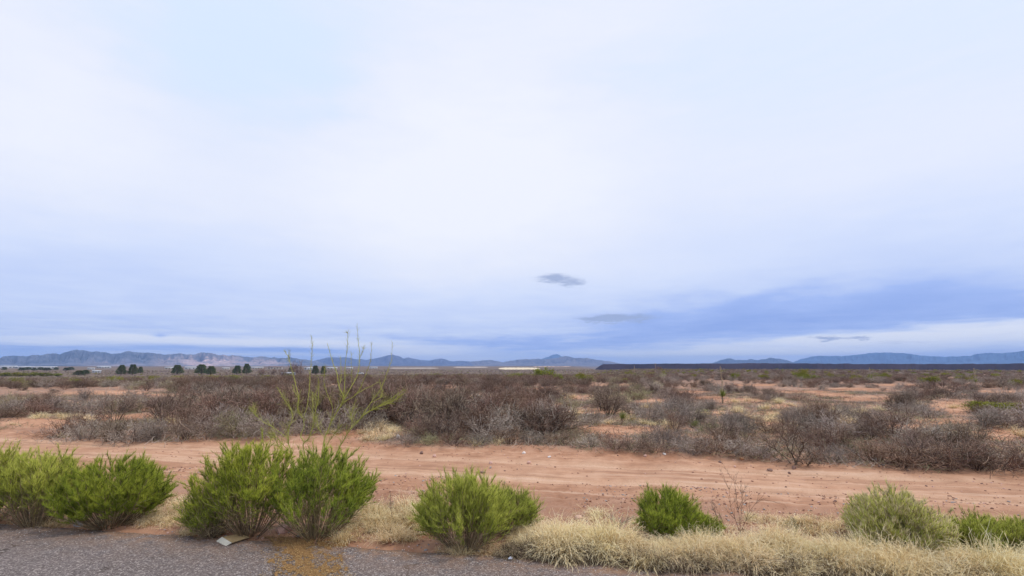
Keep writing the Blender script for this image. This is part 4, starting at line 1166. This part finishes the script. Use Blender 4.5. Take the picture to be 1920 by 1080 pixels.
def leafy(px, py, wpx, hpx, seed, label, mat, name='leafy_bush', cat='bush', group=None, n=1500, leaf=.05):
    x, y, z = at(px, py); W = wpx / F * y / 2; H = hpx / F * y
    S, B = leafy_bush_mesh(seed, None, n, leaf)
    o = empty(name, (x, y, z), seed * 1.3, 1.0); o.scale = (W / .78, W / .78, H / .98)
    S.build('stems', M['dry_brown'], o); B.build('foliage', M[mat], o); tag(o, label, cat, group); return o
leafy(1022, 715, 50, 25, 1, 'largest yellow-green bush at the scrub horizon below the blue peak', 'yellow_leaf')
leafy(966, 714, 30, 14, 2, 'small yellow-green bush left of the largest yellow-green one', 'yellow_leaf')
leafy(1088, 714, 22, 15, 3, 'small yellow-green bush right of the largest yellow-green one', 'yellow_leaf')
leafy(1505, 708, 30, 15, 4, 'bright yellow bush just below the mesa', 'yellow_leaf')
leafy(1747, 720, 46, 14, 5, 'low wide bright yellow bush in the right scrub', 'yellow_leaf')
leafy(1436, 712, 26, 9, 16, 'faint low yellowish bush left of the bright yellow one', 'yellow_leaf')
leafy(1862, 772, 90, 18, 6, 'yellow-green bush behind grey shrubs near the right edge', 'yellow_leaf', n=1800)
leafy(1300, 803, 30, 18, 7, 'low dull green clump beside the grey mat shrubs', 'yucca', n=500, leaf=.03)
leafy(785, 818, 44, 16, 8, 'low grey-green clump at the track edge right of the sapling', 'yucca', n=500, leaf=.03)
leafy(1320, 782, 36, 16, 9, 'olive green low bush right of the small yucca', 'yucca', n=500, leaf=.03)
for i, (px, py, wp, hp) in enumerate([(8, 706, 30, 7), (34, 706, 26, 8), (58, 706, 26, 8), (84, 706, 28, 7), (108, 706, 18, 6)]):
    leafy(px, py, wp, hp, 30 + i, ('leftmost', 'second', 'third', 'fourth', 'rightmost')[i] + ' low yellow-green bush of the row near the left edge horizon', 'yellow_leaf', group='row of yellow-green bushes near the left edge horizon', n=700, leaf=.12)

# dark conifers and far trees
def conifer_meshes(seed):
    r_ = np.random.default_rng(seed); T = MB(); Cn = MB()
    T.lines(np.array([[[0, 0, -.1], [.02, 0, .4], [0, .01, .75]]]), np.array([[.04, .03, .012]]), 7, .3)
    q = r_.uniform(.1, .6, 16); a = r_.uniform(0, 6.28, 16)
    P = grow(r_, np.stack([0 * q, 0 * q, q], 1), np.stack([np.cos(a), np.sin(a), np.full(16, .9)], 1), np.full(16, .25), 3, .1, .05)
    T.lines(P, taper(np.full(16, .012), 3, .3), 4, .4)
    n = 2600; hh = r_.uniform(0.06, 1, n) ** .85; a = r_.uniform(0, 6.28, n)
    prof = .40 * np.clip(1.12 - hh, 0, 1) ** .55 * np.clip(hh * 6, .5, 1) * (1 + .16 * np.sin(a * 3 + seed + hh * 5) + .12 * np.sin(hh * 17 + a * 2))
    rr = prof * np.sqrt(r_.uniform(.25, 1, n))
    c = np.stack([np.cos(a) * rr, np.sin(a) * rr, hh], 1)
    d_ = norm(np.stack([np.cos(a), np.sin(a), np.full(n, .9)], 1) + rdirs(r_, n) * .5)
    t0 = r_.uniform(0, .6, n)
    Cn.cones(c, c + d_ * r_.uniform(.03, .08, (n, 1)), r_.uniform(.008, .018, n), t0, t0 + .3)
    return T.mesh('trunk', M['dry_brown']), Cn.mesh('crown', M['dark_leaf'])
CON = [conifer_meshes(s_) for s_ in (1, 2, 3)]
def conifer(px, py, wp, hp, i, label, group=None):
    x, y, z = at(px, py); H = hp / F * y; W = wp / F * y
    o = empty('juniper_tree', (x, y, z), i * 1.7); o.scale = (W / .82, W / .82, H)
    link('trunk', CON[i % 3][0], o); link('crown', CON[i % 3][1], o); tag(o, label, 'tree', group)
for i, (px, py, wp, hp, lab) in enumerate([
    (227, 703, 18, 18, 'dark juniper left of the leftmost pair'), (248, 703, 18, 19, 'dark juniper right of the leftmost pair'), (263, 700, 10, 12, 'small juniper beside the leftmost pair'),
    (332, 702, 22, 17, 'lone rounded dark juniper between two pairs'), (377, 702, 24, 18, 'wide dark juniper left of the merged clump'), (395, 703, 20, 16, 'lower dark juniper right of the merged clump'),
    (444, 702, 17, 16, 'dark green juniper left of the pair before the brown thicket'), (462, 702, 17, 19, 'dark green juniper right of the pair before the brown thicket'),
    (591, 702, 15, 16, 'round dark juniper left one of the pair behind the sapling'), (606, 702, 12, 15, 'round dark juniper right one of the pair behind the sapling'),
    (148, 704, 20, 9, 'low dark tree left of the white cabin'), (160, 702, 16, 8, 'low dark tree touching the white cabin'), (545, 698, 10, 10, 'small dark tree beside the bare brown tree')]):
    conifer(px, py, wp, hp, i, lab)
for i, px in enumerate([8, 40, 52, 64, 76, 88, 105, 124, 132]):
    conifer(px, 694 + (i % 2), 9 + 3 * (i % 3), 5.5, i, ('leftmost', 'second', 'third', 'fourth', 'fifth', 'sixth', 'seventh', 'eighth', 'rightmost')[i] + ' tiny dark tree among the pale sheds at the left horizon', 'tiny dark trees at the left horizon')

def bare_tree(px, py, hp, wp, seed, label):
    x, y, z = at(px, py); H = hp / F * y
    S, T = dry_parts(seed, 'round'); o = empty('bare_tree', (x, y, z)); o.scale = (wp / F * y / 1.5, wp / F * y / 1.5, H / .75)
    S.build('trunk', M['dry_red'], o); T.build('crown', M['dry_red'], o); tag(o, label, 'tree')
bare_tree(560, 703, 26, 28, 61, 'bare reddish-brown tree behind the sapling left branches')
bare_tree(548, 700, 22, 18, 62, 'smaller bare brown tree at the left foot of the taller one')
bare_tree(1237, 694, 8, 16, 63, 'pale rounded bare tree standing before the mesa')
for i, (px, py) in enumerate([(490, 703), (510, 703), (530, 704)]):
    bare_tree(px, py, 14, 24, 64 + i, 'bare rust-brown thicket tree, %s of the row left of the sapling' % ('leftmost', 'middle', 'rightmost')[i])

# ------------------------------------------------------------------ far buildings, car
M['white_wall'] = simple_mat('white_wall', (.62, .62, .62), .7, .06, .4)
M['cream_wall'] = simple_mat('cream_wall', (.62, .55, .45), .7, .08, .4)
M['pale_roof'] = simple_mat('pale_metal_roof', (.56, .58, .62), .5, .06, .4)
M['brown_roof'] = simple_mat('brown_roof', (.25, .17, .14), .8, .1, .4)
M['pane'] = simple_mat('dark_pane', (.05, .06, .08), .25, .1, 1)
M['doorpaint'] = simple_mat('door_paint', (.20, .15, .12), .6, .1, 1)
def building(px, py, wp, hp, label, wall='white_wall', roof='pale_roof', nwin=3, deep=None, name='house', cat='house', group=None):
    x, y, z = at(px, py); W = wp / F * y; H = hp / F * y; dp = deep or min(W * .6, 14)
    o = empty(name, (x, y, z), -math.atan2(x, y) * .7)
    wh = H * .66
    B = MB(); B.box(-W / 2, W / 2, 0, dp, -.5, wh); B.build('wall', M[wall], o)
    R = MB(); e = .35
    V = [(-W / 2 - e, -e, wh), (W / 2 + e, -e, wh), (W / 2 + e, dp + e, wh), (-W / 2 - e, dp + e, wh), (-W / 2 - e, dp / 2, H), (W / 2 + e, dp / 2, H)]
    R.raw(V, Q=[(0, 1, 5, 4), (2, 3, 4, 5), (3, 2, 1, 0)], T=[(0, 4, 3), (1, 2, 5)]); R.build('roof', M[roof], o)
    for i in range(nwin):
        wx = -W / 2 + W * (i + .5) / nwin
        if i == nwin // 2:
            D_ = MB(); D_.box(wx - W * .04, wx + W * .04, -.06, .02, 0, wh * .75); D_.build('door', M['doorpaint'], o)
        else:
            Wn = MB(); Wn.box(wx - W * .06, wx + W * .06, -.05, .02, wh * .4, wh * .78); Wn.build('window', M['pane'], o)
    tag(o, label, cat, group)
building(12, 690.5, 26, 4.5, 'long pale shed at the left edge of the plain', nwin=5, name='shed', cat='shed')
building(45, 691, 26, 4, 'long low white shed, second from the left edge', nwin=5, name='shed', cat='shed')
building(82, 691.5, 34, 4.2, 'long white shed, third from the left edge', nwin=5, name='shed', cat='shed')
building(180, 699, 12, 4.6, 'small white cabin among the dark low trees', nwin=3, name='cabin', cat='cabin')
building(170, 693, 10, 3.5, 'tiny white house left of the wide shining roof', nwin=3)
building(193, 690.5, 20, 4, 'wide white roofed building left of the first juniper pair', nwin=5)
building(318, 692, 16, 4, 'pale house behind the lone rounded juniper', nwin=3, wall='cream_wall')
building(356, 692.5, 18, 5, 'white house with a pale roof between the junipers', nwin=3)
building(423, 693, 12, 3.6, 'small cream house right of the merged juniper clump', wall='cream_wall')
building(480, 692, 22, 4.2, 'low cream house with tan walls right of the darkest juniper pair', wall='cream_wall', nwin=5)
building(515, 692, 24, 5, 'low brown-roofed cream house behind the rust thicket', wall='cream_wall', roof='brown_roof', nwin=5)
building(578, 693.5, 14, 5, 'white house left of the round juniper pair', nwin=3)
building(622, 692.5, 18, 4, 'cream building right of the round juniper pair', wall='cream_wall')
building(655, 692, 12, 3.2, 'small pale building behind the sapling stems', wall='cream_wall')
building(700, 691, 14, 3, 'small white building right of the sapling', nwin=3)
building(540, 703, 24, 5, 'low white trailer parked at the foot of the bare tree', nwin=5, name='trailer', cat='trailer', deep=2.6)
build_field('field', 730, 822, 689.4, 691.4, (.40, .33, .28), 'long pale bare field right of the sapling', 1)
build_field('field', 850, 915, 687.8, 689.4, (.50, .42, .36), 'thin pale field strip left of the cream field', 2)
build_field('field', 935, 1012, 689.3, 693.0, (.72, .60, .42), 'cream bare field above the largest yellow-green bush', 3)
build_field('field', 1000, 1070, 686.6, 688.0, (.52, .36, .27), 'faint tan strip under the broad mountain', 4)

def car(px, py, wp, label):
    x, y, z = at(px, py); L_ = wp / F * y; s_ = L_ / 4.5
    o = empty('parked_car', (x, y, z), .15, s_)
    prof = [(-2.2, .35), (-2.25, .75), (-2.1, .95), (-1.35, 1.02), (-.75, 1.42), (.65, 1.45), (1.35, 1.05), (2.1, .98), (2.25, .7), (2.2, .35)]
    n = len(prof); V = [(a, -.85, b_) for a, b_ in prof] + [(a, .85, b_) for a, b_ in prof]
    me = bpy.data.meshes.new('body'); me.from_pydata(V, [], [tuple(range(n)), tuple(range(2 * n - 1, n - 1, -1))] + [(i, (i + 1) % n, (i + 1) % n + n, i + n) for i in range(n)])
    me.materials.append(M['white_wall']); link('body', me, o)
    for a, b_ in ((-1.1, -.15), (-.05, .95)):
        B = MB(); B.box(a, b_, -.87, .87, 1.03, 1.32); B.build('window', M['pane'], o)
    for wx in (-1.4, 1.4):
        for wy in (-.8, .8):
            B = MB(); th = np.linspace(0, 2 * np.pi, 15)[:-1]
            V = [(wx + math.cos(t) * .33, wy + q, .33 + math.sin(t) * .33) for q in (-.1, .1) for t in th]
            k = 14; me = bpy.data.meshes.new('wheel'); me.from_pydata(V, [], [tuple(range(k)), tuple(range(2 * k - 1, k - 1, -1))] + [(i, (i + 1) % k, (i + 1) % k + k, i + k) for i in range(k)])
            me.materials.append(M['pane']); link('wheel', me, o)
    tag(o, label, 'car')
car(675, 702, 13, 'white car parked in the scrub behind the sapling stems')

# ------------------------------------------------------------------ rocks, litter, debris
M['rock_brown'] = simple_mat('brown_rock', (.25, .16, .13), .9, .3, 20, .4)
M['rock_pink'] = simple_mat('pink_rock', (.62, .40, .33), .9, .15, 20, .4)
M['rock_white'] = simple_mat('white_rock', (.78, .74, .70), .85, .1, 20, .3)
M['rock_orange'] = simple_mat('orange_rock', (.55, .27, .14), .9, .15, 20, .4)
M['rock_grey'] = simple_mat('grey_rock', (.36, .33, .32), .9, .2, 20, .4)
def rock_mesh(seed, mat):
    import bmesh
    bm = bmesh.new(); bmesh.ops.create_icosphere(bm, subdivisions=2, radius=.5)
    r_ = random.Random(seed)
    ax = [Vector((r_.gauss(0, 1), r_.gauss(0, 1), r_.gauss(0, 1))).normalized() for _ in range(7)]
    cut = [r_.uniform(.28, .42) for _ in ax]
    for v in bm.verts:
        for a_, c_ in zip(ax, cut):
            d_ = v.co.dot(a_)
            if d_ > c_: v.co -= a_ * (d_ - c_)
        v.co *= 1 + r_.uniform(-.05, .05)
    me = bpy.data.meshes.new('rock'); bm.to_mesh(me); bm.free(); me.materials.append(M[mat]); return me
def rock(px, py, wp, hp, mat, label, seed):
    x, y, z = at(px, py); o = link('rock', rock_mesh(seed, mat)); s_ = wp / F * y
    o.location = (x, y, z + hp / F * y * .28); o.scale = (s_, s_ * .8, hp / F * y * 1.2); o.rotation_euler = (0, 0, seed)
    tag(o, label, 'rock')
rock(1640, 864, 10, 8, 'rock_white', 'pale round stone under the reddish shrubs at right', 1)
rock(1655, 873, 9, 4, 'rock_grey', 'flat grey stone just right below the pale round one', 2)
rock(746, 823, 8, 9, 'rock_white', 'white stone at the track edge right of the sapling', 3)
rock(1391, 862, 10, 6, 'rock_orange', 'orange stone at the far edge of the dirt track', 4)
rock(1350, 868, 8, 5, 'rock_brown', 'small brown stone left of the orange stone', 5)
rock(1443, 883, 11, 6, 'rock_brown', 'dark flat stone on the dirt track, left of two', 6)
rock(1489, 879, 11, 6, 'rock_brown', 'dark flat stone on the dirt track, right of two', 7)
rock(1480, 888, 7, 4, 'rock_brown', 'smallest dark stone below the right dark flat one', 8)
rock(920, 870, 8, 6, 'rock_pink', 'small pink stone on the track left of the pair', 9)
rock(992, 869, 8, 6, 'rock_pink', 'small pink stone on the track above the wheel ruts', 10)
rock(920, 878, 6, 4, 'rock_grey', 'tiny grey stone below the small pink one', 11)
rock(906, 886, 12, 3, 'rock_brown', 'thin dark flake of stone on the wheel rut', 12)
rock(982, 851, 8, 5, 'rock_white', 'pale pebble at the track edge below the grey shrubs', 13)
rock(534, 996, 34, 20, 'rock_pink', 'pinkish boulder glimpsed between the two tall green bushes', 14)
rock(152, 985, 28, 9, 'rock_grey', 'flat grey stone below the wide low green bush', 15)
rock(1085, 972, 16, 8, 'rock_pink', 'pinkish stone behind the straw verge', 16)
rock(735, 945, 12, 6, 'rock_brown', 'dark clod in front of the bare soil right of the tall bushes', 17)
rock(790, 851, 9, 6, 'rock_brown', 'brown stone in the cluster at the track edge', 18)
rock(815, 857, 8, 6, 'rock_pink', 'pink stone in the cluster at the track edge', 19)
rock(1210, 856, 8, 5, 'rock_pink', 'pinkish stone below the crooked bare stems', 20)
rock(1245, 853, 9, 4, 'rock_white', 'pale flat stone right of the pinkish stone', 21)
rock(1030, 858, 7, 4, 'rock_white', 'pale pebble in the middle of the track edge', 22)
rock(1378, 876, 6, 4, 'rock_pink', 'tiny pink stone below the orange stone', 23)

def pebbles(name, N, gen, mats, smin, smax, label, seed):
    r_ = np.random.default_rng(seed); P, S, I, R = [], [], [], []
    for _ in range(N):
        q = gen(r_)
        if q is None: continue
        x, y = q; s_ = math.exp(r_.uniform(math.log(smin), math.log(smax)))
        z = float(gz(x, y)) if side(x, y) > .05 else max(float(gz(x, y)), float(road_z(x, y)))
        P.append((x, y, z + s_ * .1)); S.append((s_, s_ * r_.uniform(.6, 1), s_ * r_.uniform(.35, .7))); R.append((r_.uniform(-.4, .4), r_.uniform(-.4, .4), r_.uniform(0, 6.28))); I.append(int(r_.integers(0, len(mats))))
    scatter_nodes(name, P, R, S, I, [rock_mesh(200 + i, m) for i, m in enumerate(mats)], label)
M['soil_clod'] = simple_mat('soil_clod', (.40, .22, .15), .95, .2, 20, .4)
M['soil_clod_dark'] = simple_mat('soil_clod_dark', (.31, .18, .13), .95, .2, 20, .4)
def verge(r_):
    u = r_.uniform(-14, 15); s = .1 + 4.2 * r_.uniform(0, 1) ** 1.1
    if float(vnoise(u * .7, s * .9, 55)) < .35 * r_.uniform(.5, 1.4): return None
    return u + dxn * s, EDGE_M * u + EDGE_C + dyn * s
pebbles('gravel', 13000, verge, ['soil_clod', 'soil_clod_dark', 'soil_clod', 'rock_pink', 'soil_clod_dark', 'rock_grey'], .012, .06, 'loose clods and gravel between the asphalt and the dirt track', 1)
def trk(r_):
    px, py = r_.uniform(-60, 1980), r_.uniform(815, 960); 
    e = np.interp(px, SCRUB_EDGE[:, 0], SCRUB_EDGE[:, 1])
    if py < e - 8 or py > e + 90 or r_.uniform() > math.exp(-max(0, py - e) / 28) + .15: return None
    return flat(px, py)
pebbles('track_stones', 5200, trk, ['soil_clod_dark', 'rock_brown', 'soil_clod', 'rock_pink', 'soil_clod', 'soil_clod'], .014, .065, 'small stones strewn along the far side of the dirt track', 2)

def roadgrit(r_):
    u = r_.uniform(-12, 9); s = -abs(r_.normal(0, .35)) + .1
    return u + dxn * s, EDGE_M * u + EDGE_C + dyn * s
pebbles('road_grit', 4500, roadgrit, ['soil_clod', 'rock_grey', 'rock_white', 'soil_clod'], .005, .016, 'fine grit washed over the asphalt edge', 3)

# ochre drift of dry plant litter on the asphalt
def drift():
    M['ochre'] = plant_mat('ochre_litter', [(0, (.15, .08, .03)), (.5, (.35, .215, .08)), (1, (.58, .42, .20))], .9, .1, 0, 0)
    M['ochre_dust'] = simple_mat('ochre_dust', (.27, .155, .065), .95, .35, 30, .3)
    r_ = np.random.default_rng(4)
    def inside(px, py):
        # a drift that starts under the bushes and widens towards the camera
        t = (py - 1006) / 80.
        c = 560 + 22 * t; hw = 62 + 22 * t + np.where(py < 1022, 40, 0) * (1 - t)
        return np.abs(px - c) / hw
    B = MB(); n = 20000
    px = r_.uniform(400, 720, n); py = 1003 + 130 * r_.uniform(0, 1, n)
    q = inside(px, py) + .5 * fbm(px * .03, py * .06, 3, 9)
    dens = 1 - sstep(.50, 1.15, q); keep = r_.uniform(0, 1, n) < dens * .95 + .012
    px, py = px[keep], py[keep]
    P = np.array([flat(a, b_) for a, b_ in zip(px, py)]); m = len(P)
    c = np.stack([P[:, 0], P[:, 1], np.maximum(road_z(P[:, 0], P[:, 1]), np.where(side(P[:, 0], P[:, 1]) > 0, gz(P[:, 0], P[:, 1]), -1)) + r_.uniform(.006, .018, m)], 1)
    a = r_.uniform(0, 6.28, m); d_ = np.stack([np.cos(a), np.sin(a), r_.uniform(-.15, .35, m)], 1)
    ln = r_.uniform(.006, .022, m)[:, None]
    Pl = np.stack([c, c + d_ * ln * .5 + [0, 0, .002], c + d_ * ln], 1)
    B.blades(Pl, np.stack([np.full(m, .0015), r_.uniform(.0025, .0050, m), np.full(m, .001)], 1), r_.uniform(0, 1, m))
    o = B.build('leaf_litter', M['ochre']); tag(o, 'ochre drift of fallen dry leaves across the asphalt', None, None, 'stuff')
    # thin dust sheet under the leaves
    nx, ny = 200, 90; Vv, keepq = [], []
    gx = np.linspace(430, 700, nx); gy = np.linspace(1005, 1130, ny)
    GX, GY = np.meshgrid(gx, gy); q = inside(GX, GY) + .5 * fbm(GX * .03, GY * .06, 3, 9) + .25 * fbm(GX * .2, GY * .3, 2, 19)
    for j in range(ny):
        for i in range(nx):
            x, y = flat(GX[j, i], GY[j, i]); Vv.append((x, y, max(float(road_z(x, y)), -1) + .004))
    q = q + .9 * fbm(GX * .12, GY * .2, 3, 29)
    Q = [(j * nx + i, (j + 1) * nx + i, (j + 1) * nx + i + 1, j * nx + i + 1) for j in range(ny - 1) for i in range(nx - 1) if q[j, i] < .45]
    o = link('dust_drift', mesh_from('dust_drift', Vv, np.array(Q), M['ochre_dust'])); tag(o, 'ochre brown dust lying on the asphalt under the dry leaves', None, None, 'structure')
drift()

def cardboard():
    M['card'] = simple_mat('cardboard', (.50, .36, .19), .9, .12, 30)
    M['card_white'] = simple_mat('cardboard_white', (.74, .70, .58), .85, .06, 30)
    x, y, z = at(434, 1016)
    o = empty('cardboard', (x, y, float(road_z(x, y)) + .004))
    def sheet(name, pts, zs, mat):
        P = np.array([np.array(flat(*p)) - [x, y] for p in pts]); n = len(P)
        V = [(P[i, 0], P[i, 1], zs[i]) for i in range(n)] + [(P[i, 0], P[i, 1], zs[i] + .006) for i in range(n)]
        me = bpy.data.meshes.new(name); me.from_pydata(V, [], [tuple(range(n - 1, -1, -1)), tuple(range(n, 2 * n))] + [(i, (i + 1) % n, (i + 1) % n + n, i + n) for i in range(n)])
        me.materials.append(M[mat]); link(name, me, o)
    sheet('white_flap', [(406, 1014), (424, 1023), (434, 1020), (416, 1011)], [.0, .0, .02, .035], 'card_white')
    sheet('brown_flap', [(417, 1011), (435, 1020), (468, 1008), (450, 1003)], [.035, .02, .01, .02], 'card')
    tag(o, 'flattened piece of cardboard with one white flap on the asphalt edge', 'cardboard')
cardboard()
def scrap():
    x, y, z = at(957, 1056); o = link('paper_scrap', None) if False else None
    B = MB(); V = [(a * .55, b_ * .55, c * .55) for a, b_, c in ((-.05, -.03, 0), (.04, -.035, .004), (.05, .03, .012), (0, .04, .035), (-.045, .025, .01), (0, 0, .03))]
    B.raw(V, T=[(0, 1, 5), (1, 2, 5), (2, 3, 5), (3, 4, 5), (4, 0, 5)]); B.raw([(a, b_, c - .003) for a, b_, c in V], T=[(5, 1, 0), (5, 2, 1), (5, 3, 2), (5, 4, 3), (5, 0, 4)])
    o = B.build('paper_scrap', simple_mat('bluish_paper', (.66, .70, .82), .7, .05, 10)); o.location = (x, y, .008); tag(o, 'crumpled bluish white scrap of paper at the asphalt edge', 'litter')
scrap()
# dry branch lying by the cardboard
def stick():
    a = np.array(at(368, 1020)); b_ = np.array(at(420, 998)); B = MB(); r_ = np.random.default_rng(3)
    t = np.linspace(0, 1, 7)[:, None]; P = a * (1 - t) + b_ * t; P[:, 2] = np.maximum(P[:, 2], 0) + .015; P[1:-1] += r_.normal(0, .012, (5, 3)) * [1, 1, .3]
    B.lines(P[None], np.linspace(.006, .011, 7)[None], 6, .2)
    p, t_, _ = pick(r_, P[None], 10, .1, .9); Q = grow(r_, p, t_ + rdirs(r_, 10) * [.9, .9, .3], r_.uniform(.08, .2, 10), 3, .15); Q[:, :, 2] = np.maximum(Q[:, :, 2], .01)
    B.lines(Q, taper(np.full(10, .003), 3), 3, .4); o = B.build('dead_branch', M['broom_stem']); tag(o, 'dark dead branch lying on the road edge left of the cardboard', 'branch')
stick()

# distant power pole before the mesa
def pole():
    x, y, z = at(1229, 694); o = empty('utility_pole', (x, y, z)); H = 13 / F * y
    B = MB(); B.lines(np.array([[[0, 0, -.2], [0, 0, H]]]), np.array([[.14, .10]]), 8, .4); B.build('post', M['stalk'], o)
    B = MB(); B.box(-.9, .9, -.06, .06, H - .5, H - .36); B.build('crossarm', M['stalk'], o); tag(o, 'thin pale utility pole standing before the mesa', 'pole')
pole()

# ------------------------------------------------------------------ air
def haze():
    B = MB(); B.box(-15500, 15500, -3000, 15800, -60, 290)
    m = bpy.data.materials.new('haze_air'); m.use_nodes = True; t = NT(m.node_tree); t.n.clear()
    out = t.node('ShaderNodeOutputMaterial'); v = t.node('ShaderNodeVolumePrincipled')
    v.inputs['Density'].default_value = 9.5e-5; v.inputs['Color'].default_value = (.35, .56, 1.0, 1); v.inputs['Anisotropy'].default_value = 0.0
    t.l.new(v.outputs[0], out.inputs['Volume'])
    o = B.build('haze', m); tag(o, 'thin bluish air over the whole desert plain', None, None, 'stuff')
haze()
print('tris', sum(len(m.polygons) * 2 for m in bpy.data.meshes))
